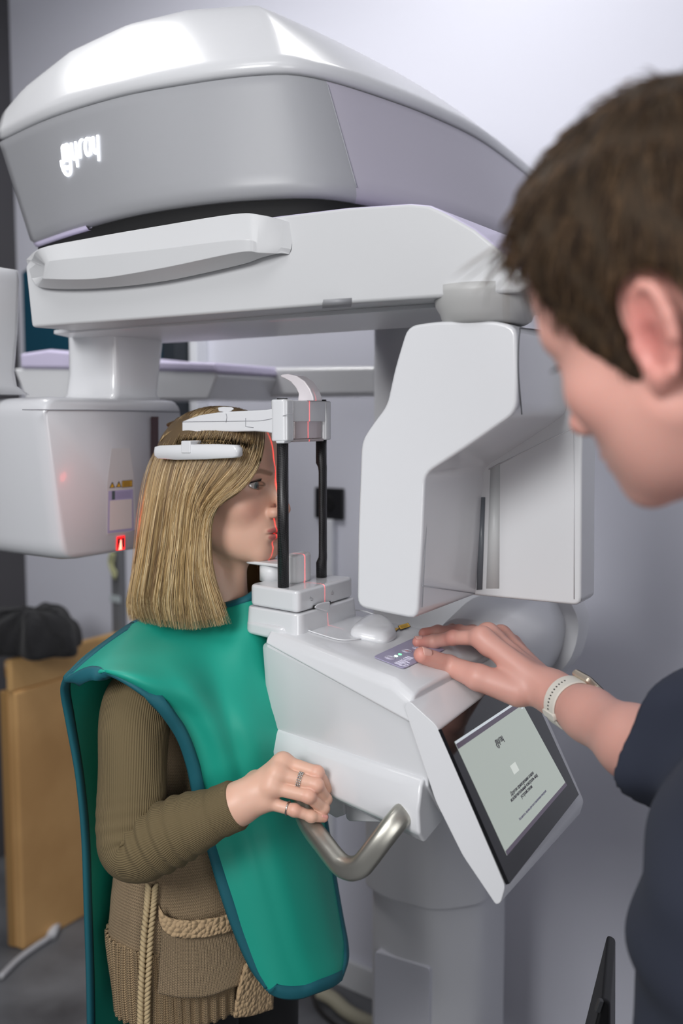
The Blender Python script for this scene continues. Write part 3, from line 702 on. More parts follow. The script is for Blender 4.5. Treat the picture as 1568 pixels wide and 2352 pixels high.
# lavender key panel
kp = [on_top(x, y) for x, y in [(857, 1508), (945, 1467), (1040, 1490), (1015, 1502), (925, 1536)]]
kp = [on_top(x, y) for x, y in [(857, 1509), (950, 1466), (1022, 1492), (926, 1536)]]
k2 = rounded_poly([(M(p)[0], M(p)[1]) for p in kp], 0.006, 4)
KP = decal('key_panel', [W(x, y, top_z(x)) for x, y in k2], mat('key_panel_lilac', '#a59fbb', 0.35), COVR, 0.0008, NT, 0.0012)
LIGHTP = mat('light_print', '#d6d3e2', 0.5); 
def ring_on(name, px, py, r, w, m, parent, lift=0.0011, a0=0, a1=360):
    c = on_top(px, py); n = 24
    P = [c + (RT*math.cos(math.radians(a0 + (a1-a0)*k/n)) + Sv*math.sin(math.radians(a0 + (a1-a0)*k/n)))*r + NT*lift for k in range(n + 1)]
    V, F = tube_vf(P, w, 5); return obj(name, V, F, m, parent)
for px, py in ((895, 1512), (934, 1497), (958, 1490)):
    c = on_top(px, py); V, F = tube_vf([c + NT*0.0006, c + NT*0.0014], [0.0078, 0.0074], 24); b = obj('button', V, F, mat('button_grey', '#b5b0c4', 0.4), COVR)
    ring_on('button_ring', px, py, 0.0062, 0.0004, LIGHTP, COVR, 0.0015, 20, 300); ring_on('button_ring', px, py, 0.0035, 0.0004, LIGHTP, COVR, 0.0015, 40, 250)
c = on_top(934, 1497); V, F = tube_vf([c + NT*0.0014, c + NT*0.0017], [0.0028, 0.0026], 12); obj('button_mark', V, F, mat('pink_print', '#c78f98', 0.5), COVR)
for px, py, e in ((909, 1508.5, 5), (918, 1504.5, 3)):
    c = on_top(px, py); V, F = tube_vf([c + NT*0.0008, c + NT*0.0016], [0.0026, 0.0024], 16); obj('indicator_light', V, F, mat('green_led_%d' % e, '#8dffb0', 0.3, emit='#6bff9a' if e == 3 else '#dcffe4', estr=e*0.6), COVR)
lo2 = on_top(922, 1529); lx2 = on_top(951, 1513); lg = (lx2 - lo2)
logo('panel_logo', lo2, lg, NT.cross(lg.normalized()), lg.length/3.6, 0.0005, LIGHTP, COVR, 0.0010)
# lower housing that carries the handles
hs = []
zh0 = lp(zlA, zlB, 0)
for f in np.linspace(0, 1, 9):
    t = lp(0.014, tlB - 0.002, f); zl_, zb_ = lp(zlA, zlB, f), lp(zbA, zbB - 0.006, f)
    w = lp(0.088, 0.156, f); d = 0.0 + 0.006*math.sin(math.pi*f)
    hs.append(sec(t, [(-w*0.6, zl_ - 0.004), (-w + 0.006, zl_ - 0.001), (-w - d, zl_ - 0.010), (-w - 0.008 - d, lp(zl_, zb_, 0.45)), (-w - 0.004 - d, lp(zl_, zb_, 0.8)), (-w + 0.012, zb_), (-w*0.5, zb_ + 0.012)]))
first = [W(M(p)[0] - 0.010, M(p)[1]*0.9, M(p)[2]*0.94 + 0.06*zh0) for p in hs[0]]
V, F = loft([first] + hs); HSG = obj('handle_housing', V, F, WHITE, CON, bevel=0.005, seg=3)
# grey boxes below
for P_, s_a, s_b in (([(742, 1822), (790, 1840), (792, 1872), (770, 1880), (742, 1862)], -0.075, 0.06), ([(788, 1838), (950, 1900), (950, 1908), (890, 1890), (800, 1887), (794, 1880)], -0.07, 0.07)):
    V, F = prism_vf([PS(x, y, s_a) for x, y in P_], [PS(x, y, s_a) + Sv*(s_b - s_a) for x, y in P_]); obj('under_cover', V, F, mat('under_cover_grey', '#b9babd', 0.5), CON, bevel=0.003)

# --- touch screen unit
sn = -0.160
gl_ = [M(PS(x, y, sn)) for x, y in [(1010, 1675), (1166, 2031)]]      # glass edge, top and bottom
side = ts([(927, 1622), (940, 1610), (1003, 1668), (1160, 2036), (1149, 2074), (1138, 2078), (1062, 1965), (1000, 1840)], sn)
tg, zg = gl_[0][0], gl_[0][2]; tb_, zb_ = gl_[1][0], gl_[1][2]
dirg = Vector((tb_ - tg, 0, zb_ - zg)).normalized()
sw = 0.315
pr = rp(side, 0.006, 3)
TS = prism('touch_screen', at_s(pr, sn), at_s(pr, sn + sw), WHITE, XR, bevel=0.006, seg=4)
GO = W(tg, sn, zg); GD = (W(tb_, sn, zb_) - GO); GN = Sv.cross(GD.normalized()); 
if GN.dot(CAMP - GO) < 0: GN = -GN
def on_gl(px, py, d=0.0): return PP(px, py, GO + GN*d, GN)
gp = [on_gl(x, y) for x, y in [(1010, 1675), (1166, 2031), (1326, 1826), (1205, 1572)]]
u0 = gp[0]; ur = (gp[2] - gp[1]).normalized(); ud = (gp[1] - gp[0]).normalized()
GW = (gp[2] - gp[1]).length; GHt = (gp[1] - gp[0]).length
GL = decal('glass', [gp[0], gp[1], gp[2], gp[0] + (gp[2] - gp[1])], mat('black_glass', '#101013', 0.08, coat=0.4), TS, 0.0022, GN, 0.005)
sp = [on_gl(x, y) for x, y in [(1040, 1705), (1160, 1966), (1298, 1805), (1190, 1606)]]
scm = mat('screen_light', '#05070a', 0.15, emit='#c9d2cb', estr=0.62)
DSP = decal('display', sp, scm, TS, 0.0026, GN)
bar = mat('screen_bar', '#05070a', 0.2, emit='#6c6273', estr=0.55); wbar = mat('screen_top_bar', '#05070a', 0.2, emit='#dfe6ee', estr=0.75)
def bil(u, v): return sp[0].lerp(sp[3], u).lerp(sp[1].lerp(sp[2], u), v)
def strip(name, v0, v1, m, u0_=0, u1_=1, lift=0.0029): return decal(name, [bil(u0_, v0), bil(u1_, v0), bil(u1_, v1), bil(u0_, v1)], m, DSP, lift, GN, 0.0002)
strip('title_bar', 0.0, 0.022, wbar); strip('title_band', 0.022, 0.066, bar); strip('foot_band', 0.965, 1.0, bar)
ink = mat('screen_ink', '#05060a', 0.3, emit='#3a3442', estr=0.5); faint = mat('screen_faint', '#05060a', 0.3, emit='#e2e8e2', estr=0.75); ink2 = mat('screen_ink_light', '#05060a', 0.3, emit='#77748a', estr=0.55)
def du(u, v): return (bil(u + 0.01, v) - bil(u, v)).normalized()
def dv_(u, v): return (bil(u, v - 0.01) - bil(u, v)).normalized()
o = bil(0.43, 0.235); logo('screen_logo', o, du(0.5, 0.2), dv_(0.5, 0.2), 0.0068, 0.00042, ink, DSP, 0.0031)
for body, v, size, m in (('Другое приложение взяло', 0.668, 0.0068, ink), ('исключительный контроль над', 0.710, 0.0068, ink), ('устройством', 0.752, 0.0068, ink), ('Коснитесь экрана для восстановления контроля', 0.880, 0.0045, ink2)):
    text_obj('screen_text', body, bil(0.5, v), du(0.5, v), dv_(0.5, v), size, m, DSP, lift=0.0030)
# faint padlock on the screen
pb = [bil(0.46, 0.46), bil(0.54, 0.46), bil(0.54, 0.545), bil(0.46, 0.545)]; decal('screen_padlock', pb, faint, DSP, 0.0029, GN, 0.0001)
V, F = tube_vf(cat_rom([bil(0.475, 0.46), bil(0.475, 0.42), bil(0.5, 0.395), bil(0.525, 0.42), bil(0.525, 0.46)], 20), 0.0017, 6); obj('screen_padlock', V, F, faint, DSP)
strip('corner_icon', 0.085, 0.1, wbar, 0.95, 0.975)

# --- handles
hp = [PS(x, y, s) for x, y, s in [(672, 1712, -0.075), (677, 1742, -0.098), (686, 1800, -0.126), (697, 1862, -0.146), (712, 1897, -0.158), (742, 1937, -0.174), (769, 1972, -0.186), (787, 1989, -0.191), (808, 1995, -0.194), (829, 1988, -0.195), (847, 1968, -0.193), (876, 1930, -0.186), (905, 1893, -0.174), (926, 1868, -0.158), (941, 1850, -0.135), (952, 1838, -0.105)]]
HN = tube('handle', cat_rom(hp, 90), 0.0138, ALU, XR, 20, sq=(0.95, 1.08, 0.72))
mir = [W(M(p)[0], -M(p)[1] + 2*SCN, M(p)[2]) for p in hp]
tube('handle', cat_rom(mir, 40), 0.0145, ALU, XR, 16, sq=(0.95, 1.08, 0.72))

# --- chin rest
cz0 = M(PS(600, 1287, -0.02))[2]
P = [(t, s) for t, s in rounded_poly([(-0.088, -0.034), (-0.088, 0.010), (-0.004, 0.018), (-0.004, -0.042)], 0.015, 5)]
CR = slabz('chin_rest', P, cz0 - 0.005, cz0, SATIN, XR, 0.002)
V, F = tube_vf([W(-0.046, -0.014, zt0 - 0.001), W(-0.046, -0.014, cz0 - 0.004)], [0.0205, 0.0205], 28); obj('chin_post', V, F, SATIN, CR)
P = rounded_poly([(-0.016, -0.036), (-0.016, 0.016), (0.006, 0.016), (0.012, -0.010), (0.008, -0.036)], 0.012, 5)
zc1 = M(PS(690, 1269, 0.0))[2]
slabz('bite_block_holder', P, zt0 - 0.001, zc1, SATIN, CR, 0.004)

# --- carbon rods and head clamp
carbon = mat('carbon_fibre', '#1c1b1d', 0.42)
ch = N(carbon, 'ShaderNodeTexChecker'); tcn = N(carbon, 'ShaderNodeTexCoord'); mpn = N(carbon, 'ShaderNodeMapping'); mpn.inputs['Rotation'].default_value = (0.6, 0.5, 0.78)
ch.inputs['Scale'].default_value = 420; ch.inputs['Color1'].default_value = lin('#101011'); ch.inputs['Color2'].default_value = lin('#2e2d2f')
L(carbon, tcn.outputs['Object'], mpn.inputs[0]); L(carbon, mpn.outputs[0], ch.inputs['Vector']); L(carbon, ch.outputs[0], bsdf(carbon).inputs['Base Color'])
SL = M(PT(746, 1365, 0.0462))[1]      # the patient's midline
zq = min(np.linspace(zt0 - 0.01, zt0 + 0.03, 400), key=lambda z: abs((M(PZ(650.5, 1340, z))[1] + M(PZ(738, 1318, z))[1])/2 - SL))
r1 = PZ(650.5, 1340, zq); r2 = PZ(738, 1318, zq)
zr = (CAMP + ray(650, 1012)*(r1.y/ray(650, 1012).y)).z
def rod_rings(r, prof):
    rings = []
    for z, off, k in prof: rings.append([Vector((r.x, r.y, z)) + Fv*(off + math.cos(a)*0.0083*k) + Sv*math.sin(a)*0.0083 for a in [2*math.pi*i/20 for i in range(20)]])
    return rings
V, F = loft(rod_rings(r1, [(zt0 - 0.002, 0, 1), (zr, 0, 1)])); obj('support_rod', V, F, carbon, XR)
hh = zr - zt0
V, F = loft(rod_rings(r2, [(zt0 - 0.002, 0, 1), (zt0 + 0.11*hh, 0, 1), (zt0 + 0.15*hh, 0.0025, 0.72), (zt0 + 0.19*hh, 0.0026, 0.66), (zt0 + 0.77*hh, 0.0026, 0.66), (zt0 + 0.80*hh, 0.0022, 0.75), (zt0 + 0.83*hh, 0, 1), (zr, 0, 1)])); obj('support_rod', V, F, carbon, XR)
HC = empty('head_clamp_anchor', r1)
bpy.data.objects.remove(HC)
r1m, r2m = M(r1), M(r2)
tr = (r1m[0] + r2m[0])/2; sA_, sB_ = r1m[1], r2m[1]
# yoke joining both rods
ztop = M(PS(690, 917, sA_))[2]; zmid = M(PS(700, 968, (sA_+sB_)/2))[2]
parts = []
def rbox(t0, t1, s0_, s1_, z0_, z1_, r): 
    P = rounded_poly([(t0, s0_), (t1, s0_), (t1, s1_), (t0, s1_)], r, 4); return prism_vf([W(x, y, z0_) for x, y in P], [W(x, y, z1_) for x, y in P])
zlo = zr - 0.001
YK = obj('head_clamp', *rbox(tr - 0.014, tr + 0.0135, sA_ - 0.013, sA_ + 0.013, zlo, ztop, 0.008), WHITE, XR, bevel=0.003)
obj('yoke_end', *rbox(tr - 0.014, tr + 0.0135, sB_ - 0.011, sB_ + 0.011, zlo, ztop - 0.001, 0.007), WHITE, YK, bevel=0.003)
obj('yoke_bridge', *rbox(tr - 0.0125, tr + 0.0125, sA_ + 0.005, sB_ - 0.004, zmid, ztop - 0.0015, 0.002), WHITE, YK, bevel=0.003)
for rr, nm in ((r1, 'rod_cap'), (r2, 'rod_cap')):
    V, F = tube_vf([Vector((rr.x, rr.y, ztop - 0.001)), Vector((rr.x, rr.y, ztop + 0.0016))], [0.0082, 0.0078], 18); obj(nm, V, F, BLACKP, YK)
# clear window block between the rods
clear = mat('frosted_clear_plastic', '#e9dcde', 0.12, trans=0.45)
P = rounded_poly([(tr - 0.010, sA_ + 0.018), (tr + 0.010, sA_ + 0.018), (tr + 0.010, sB_ - 0.012), (tr - 0.010, sB_ - 0.012)], 0.006, 4)
zw0 = M(PS(700, 1008, (sA_+sB_)/2))[2]
V, F = prism_vf([W(x, y, zw0) for x, y in P], [W(x, y, zmid + 0.002) for x, y in P]); obj('clear_window', V, F, clear, YK, bevel=0.004)
obj('window_tray', *rbox(tr - 0.012, tr + 0.012, sA_ + 0.012, sB_ - 0.010, zw0 - 0.004, zw0, 0.003), mat('tray_grey', '#b3a9aa', 0.4), YK, bevel=0.0015)
# temple arms with pads
def temple(sgn):
    sa, sb2 = (sA_ - 0.012, sA_ + 0.010)
    f = (lambda t, s, z: W(t, s, z)) if sgn < 0 else (lambda t, s, z: W(t, -s + (sA_ + sB_), z))
    o_ = [(652, 1019), (632, 1019), (632, 1004), (626, 996), (610, 993), (585, 991), (540, 992), (480, 991), (460, 993), (448, 1004), (444, 1024), (420, 1022), (417, 990), (417, 968), (435, 961), (459, 953), (499, 947), (545, 944), (580, 942.5), (611, 941), (624, 938), (630, 930), (632, 918), (652, 916)]
    Q = [M(PS(x, y, sa)) for x, y in o_]
    V, F = prism_vf([f(q[0], sa, q[2]) for q in Q], [f(q[0], sb2 - 0.003, q[2]) for q in Q]); a = obj('temple_arm', V, F, WHITE, YK, bevel=0.0025)
    if sgn < 0:
        V, F = tube_vf(cat_rom([PS(x, y, sa - 0.0002) for x, y in [(418, 969), (500, 968), (562, 967), (600, 966), (640, 958), (672, 949)]], 30), 0.00045, 5); obj('shell_seam', V, F, sm, a)
        for seg_ in ([(519, 950), (521, 958), (519, 970)], [(564, 960), (564, 980), (582, 982)]):
            V, F = tube_vf([PS(x, y, sa - 0.0002) for x, y in seg_], 0.0005, 5); obj('shell_seam', V, F, sm, a)
        kn = [(500, 936), (512, 934), (532, 935), (538, 939), (530, 945), (523, 948), (521, 955), (514, 954), (512, 946), (502, 945)]
        V, F = prism_vf([PS(x, y, sa + 0.001) for x, y in kn], [PS(x, y, sa + 0.016) for x, y in kn]); obj('release_tab', V, F, WHITE, a, bevel=0.0015)
    pd = [(358, 1038), (360, 1026), (372, 1023), (440, 1020.5), (500, 1020), (545, 1022), (552, 1030), (552, 1046), (546, 1051), (480, 1055), (410, 1056), (366, 1053), (359, 1046)]
    sp_ = -0.098 + SL
    c2 = np.mean([[M(PS(x, y, sp_))[0], M(PS(x, y, sp_))[2]] for x, y in pd], axis=0)
    rgs = []
    for k, ds in ((0.94, -0.0075), (0.985, -0.006), (1.0, -0.002), (1.0, 0.005), (0.97, 0.008)):
        rgs.append([f(c2[0] + (M(PS(x, y, sp_))[0] - c2[0])*k, sp_ + ds, c2[1] + (M(PS(x, y, sp_))[2] - c2[1])*k) for x, y in pd])
    V, F = loft(rgs); p = obj('temple_pad', V, F, WHITE, a)
    q = [M(PS(x, y, sp_)) for x, y in [(424, 1012), (446, 1012), (446, 1041), (424, 1041)]]
    V, F = prism_vf([f(k[0], sp_ - 0.0092, k[2]) for k in q], [f(k[0], sp_ + 0.03, k[2]) for k in q]); obj('pad_joint', V, F, WHITE, a, bevel=0.002)
temple(-1)
# curved nose/forehead rest standing on the yoke
sm_ = (sA_ + sB_)/2
fin_o = [(694, 921), (696, 905), (690, 892), (678, 878), (664, 870), (654, 866), (656, 861), (672, 859), (692, 864), (710, 876), (722, 893), (729, 910), (731, 921)]
Q = [M(PS(x, y, sm_ + 0.006)) for x, y in fin_o]
V, F = prism_vf([W(q[0], sm_ - 0.007, q[2]) for q in Q], [W(q[0], sm_ + 0.018, q[2]) for q in Q]); obj('forehead_rest', V, F, mat('pinkish_white_plastic', '#dcd6da', 0.3, coat=0.3), YK, bevel=0.0025)
# laser fan lamps: one thin vertical plane of red light along the patient's midline, and an unseen red point light added to tint the tube head
def laser(name, loc, target, power, w, plane='x', cone=math.radians(110), lo=-0.9, hi=0.9):
    d = bpy.data.lights.new(name, 'SPOT'); d.energy = power; d.spot_size = cone; d.spot_blend = 0.3; d.shadow_soft_size = 0.0005; d.color = (1, 0.03, 0.03)
    d.use_nodes = True; nt = d.node_tree; em = nt.nodes['Emission']
    tc = nt.nodes.new('ShaderNodeTexCoord'); sp2 = nt.nodes.new('ShaderNodeSeparateXYZ'); nt.links.new(tc.outputs['Normal'], sp2.inputs[0])
    dv2 = nt.nodes.new('ShaderNodeMath'); dv2.operation = 'DIVIDE'; nt.links.new(sp2.outputs[0 if plane == 'x' else 1], dv2.inputs[0]); nt.links.new(sp2.outputs[2], dv2.inputs[1])
    ab = nt.nodes.new('ShaderNodeMath'); ab.operation = 'ABSOLUTE'; nt.links.new(dv2.outputs[0], ab.inputs[0])
    mr = nt.nodes.new('ShaderNodeMapRange'); mr.inputs['From Min'].default_value = 0; mr.inputs['From Max'].default_value = w; mr.inputs['To Min'].default_value = 1; mr.inputs['To Max'].default_value = 0
    nt.links.new(ab.outputs[0], mr.inputs['Value'])
    pw = nt.nodes.new('ShaderNodeMath'); pw.operation = 'POWER'; pw.inputs[1].default_value = 2.0; nt.links.new(mr.outputs[0], pw.inputs[0])
    ml = nt.nodes.new('ShaderNodeMath'); ml.operation = 'MULTIPLY'; ml.inputs[1].default_value = 1.0; nt.links.new(pw.outputs[0], ml.inputs[0]); nt.links.new(ml.outputs[0], em.inputs['Strength'])
    o = bpy.data.objects.new(name, d); COL.objects.link(o); o.location = loc
    z = (Vector(loc) - Vector(target)).normalized(); up = Vector((0, 0, 1)); x = up.cross(z).normalized(); y = z.cross(x)
    o.rotation_euler = Matrix((x, y, z)).transposed().to_euler(); return o
lp_ = bpy.data.lights.new('laser_glow', 'POINT'); lp_.energy = 0.10; lp_.color = (1, 0.06, 0.05); lp_.shadow_soft_size = 0.01; lo3 = bpy.data.objects.new('laser_glow', lp_); COL.objects.link(lo3); lo3.location = PT(270, 1190, tf + 0.13)
laser('laser_midline', W(0.146, SL, 1.50), W(0.0, SL, 1.50), 4.5, 0.016, 'x', math.radians(150))
# ------------------------------------------------------------------ smooth bodies: blended solids meshed on a fine grid
def ell(P, c, r):
    q = (P - np.array(c)); r = np.array(r); k0 = np.linalg.norm(q/r, axis=1); k1 = np.linalg.norm(q/(r*r), axis=1) + 1e-9
    return k0*(k0 - 1)/k1
def cone(P, a, b, r1, r2):
    a = np.array(a, dtype=float); b = np.array(b, dtype=float); ba = b - a; h = np.clip(((P - a) @ ba)/(ba @ ba + 1e-12), 0, 1)
    return np.linalg.norm(P - a - h[:, None]*ba, axis=1) - (r1 + (r2 - r1)*h)
def chain(P, pts, rs, k=0.004):
    d = None
    for i in range(len(pts) - 1):
        e = cone(P, pts[i], pts[i+1], rs[i], rs[i+1]); d = e if d is None else smin(d, e, k)
    return d
def smin(a, b, k):
    h = np.maximum(k - np.abs(a - b), 0)/k; return np.minimum(a, b) - h*h*k*0.25
def smax(a, b, k): return -smin(-a, -b, k)
def sdf_mesh(f, lo, hi, h, B=8, slack=1.5):
    lo = np.array(lo, dtype=float); n = np.ceil((np.array(hi) - lo)/h).astype(int) + 1
    nb = (n + B - 1)//B; n = nb*B
    gi = np.stack(np.meshgrid(*[np.arange(k) for k in nb], indexing='ij'), -1).reshape(-1, 3)
    d = f(lo + (gi*B + (B - 1)/2)*h)
    act = np.abs(d) < B*h*0.87*slack + h*2
    Fd = np.empty(tuple(n), dtype=np.float32)
    Fd.reshape(nb[0], B, nb[1], B, nb[2], B)[:] = np.where(d > 0, 1.0, -1.0).reshape(nb)[:, None, :, None, :, None]
    sub = np.stack(np.meshgrid(*[np.arange(B)]*3, indexing='ij'), -1).reshape(-1, 3)
    ids = gi[act]
    for s in range(0, len(ids), 800):
        c = (ids[s:s+800, None, :]*B + sub[None]).reshape(-1, 3); Fd[c[:, 0], c[:, 1], c[:, 2]] = f(lo + c*h)
    neg = Fd < 0
    cs = np.zeros(tuple(n - 1), dtype=np.int8)
    for dx in (0, 1):
        for dy in (0, 1):
            for dz in (0, 1): cs += neg[dx:n[0]-1+dx, dy:n[1]-1+dy, dz:n[2]-1+dz]
    cell = np.argwhere((cs > 0) & (cs < 8)); idx = -np.ones(tuple(n - 1), dtype=np.int32); idx[cell[:, 0], cell[:, 1], cell[:, 2]] = np.arange(len(cell))
    acc = np.zeros((len(cell), 3)); cnt = np.zeros(len(cell))
    cor = [(x, y, z) for x in (0, 1) for y in (0, 1) for z in (0, 1)]
    for a in cor:
        for ax in range(3):
            if a[ax]: continue
            b = list(a); b[ax] = 1
            va = Fd[cell[:, 0]+a[0], cell[:, 1]+a[1], cell[:, 2]+a[2]]; vb = Fd[cell[:, 0]+b[0], cell[:, 1]+b[1], cell[:, 2]+b[2]]
            m = (va < 0) != (vb < 0); t = np.where(m, va/(va - vb + 1e-20), 0)
            p = cell + np.array(a); p = p.astype(float); p[:, ax] += t; acc[m] += p[m]; cnt[m] += 1
    V = lo + acc/cnt[:, None]*h
    Q = []
    for ax in range(3):
        o = [1, 1, 1]; o[ax] = 0; sl0 = tuple(slice(o[k], n[k] - 1) for k in range(3)); sl1 = list(sl0); sl1[ax] = slice(1, n[ax])
        sl1 = tuple(sl1); A, Bn = neg[sl0], neg[sl1]; e = np.argwhere(A != Bn) + np.array(o); sg = neg[e[:, 0], e[:, 1], e[:, 2]]
        u, v = [(1, 2), (2, 0), (0, 1)][ax]; q = []
        for du_, dv2 in ((0, 0), (1, 0), (1, 1), (0, 1)):
            c = e.copy(); c[:, u] -= du_; c[:, v] -= dv2; q.append(idx[c[:, 0], c[:, 1], c[:, 2]])
        q = np.stack(q, 1); q[~sg] = q[~sg][:, ::-1]; Q.append(q)
    Q = np.vstack(Q); Q = Q[(Q >= 0).all(1)]
    # two projection steps onto the surface, with a light smoothing in between
    e = h*0.3
    for _ in range(2):
        g = np.stack([f(V + np.eye(3)[k]*e) - f(V - np.eye(3)[k]*e) for k in range(3)], 1)/(2*e)
        d = f(V); gl = (g*g).sum(1) + 1e-9; st = np.clip(d/gl, -h, h); V = V - g*st[:, None]
    return V, Q
def mesh_np(name, V, Q, m, parent, col=None, uvs=None):
    off = np.array(wloc(parent)) if parent else np.zeros(3)
    me = bpy.data.meshes.new(name); Q = np.asarray(Q); k = Q.shape[1]
    me.vertices.add(len(V)); me.vertices.foreach_set('co', (np.asarray(V) - off).astype(np.float32).ravel())
    me.loops.add(Q.size); me.loops.foreach_set('vertex_index', Q.astype(np.int32).ravel())
    me.polygons.add(len(Q)); me.polygons.foreach_set('loop_start', np.arange(0, Q.size, k, dtype=np.int32))
    if col is not None:
        a = me.attributes.new('col', 'FLOAT_COLOR', 'POINT'); c = np.ones((len(V), 4), dtype=np.float32); c[:, :3] = col; a.data.foreach_set('color', c.ravel())
    if uvs is not None:
        l = me.uv_layers.new(name='UVMap'); l.data.foreach_set('uv', uvs.astype(np.float32).ravel())
    me.update(calc_edges=True); me.validate()
    return link(name, me, m, parent, True)
def joinq(parts):
    V, Q, C, k = [], [], [], 0
    for v, q, c in parts: V.append(v); Q.append(q + k); C.append(np.broadcast_to(c, (len(v), 3))); k += len(v)
    return np.vstack(V), np.vstack(Q), np.vstack(C)
def uvloft(name, R, m, parent, closed=True, vs=None, us=None):
    """grid of rings with a texture map: u around, v along in metres"""
    R = np.asarray(R); nv, nu = R.shape[:2]; k = nu if closed else nu - 1
    ln = np.r_[0, np.cumsum(np.linalg.norm(np.diff(R.mean(axis=1), axis=0), axis=1))] if vs is None else vs
    j, i = np.meshgrid(np.arange(nv - 1), np.arange(k), indexing='ij'); j = j.ravel(); i = i.ravel(); i2 = (i + 1) % nu
    Q = np.stack([j*nu + i, j*nu + i2, (j+1)*nu + i2, (j+1)*nu + i], 1)
    U = np.stack([np.stack([i/k, ln[j]], 1), np.stack([(i+1)/k, ln[j]], 1), np.stack([(i+1)/k, ln[j+1]], 1), np.stack([i/k, ln[j+1]], 1)], 1).reshape(-1, 2)
    return mesh_np(name, R.reshape(-1, 3), Q, m, parent, uvs=U)
def strands(name, paths, rad, cols, m, parent, sides=3):
    """many thin tapering hairs as one mesh: paths (n, k, 3), rad (n,), cols (n, k, 3)"""
    P = np.asarray(paths); n, k = P.shape[:2]
    T = np.gradient(P, axis=1); T /= np.linalg.norm(T, axis=2, keepdims=True) + 1e-12
    ref = np.array([0.31, 0.52, 0.79]); U = np.cross(T, ref); U /= np.linalg.norm(U, axis=2, keepdims=True) + 1e-9; Bn = np.cross(T, U)
    tap = np.interp(np.linspace(0, 1, k), [0, 0.1, 0.75, 1], [0.8, 1, 0.9, 0.25])
    ang = 2*np.pi*np.arange(sides)/sides
    V = P[:, :, None, :] + (U[:, :, None, :]*np.cos(ang)[None, None, :, None] + Bn[:, :, None, :]*np.sin(ang)[None, None, :, None])*(rad[:, None]*tap[None])[:, :, None, None]
    b = np.arange(n)[:, None, None]*k*sides + np.arange(k - 1)[None, :, None]*sides; i = np.arange(sides)[None, None, :]; i2 = (i + 1) % sides
    Q = np.stack([b + i, b + i2, b + sides + i2, b + sides + i], -1).reshape(-1, 4)
    C = np.repeat(np.asarray(cols), sides, axis=1).reshape(-1, 3)
    return mesh_np(name, V.reshape(-1, 3), Q, m, parent, col=C)
def lc(h): return np.array(lin(h)[:3])

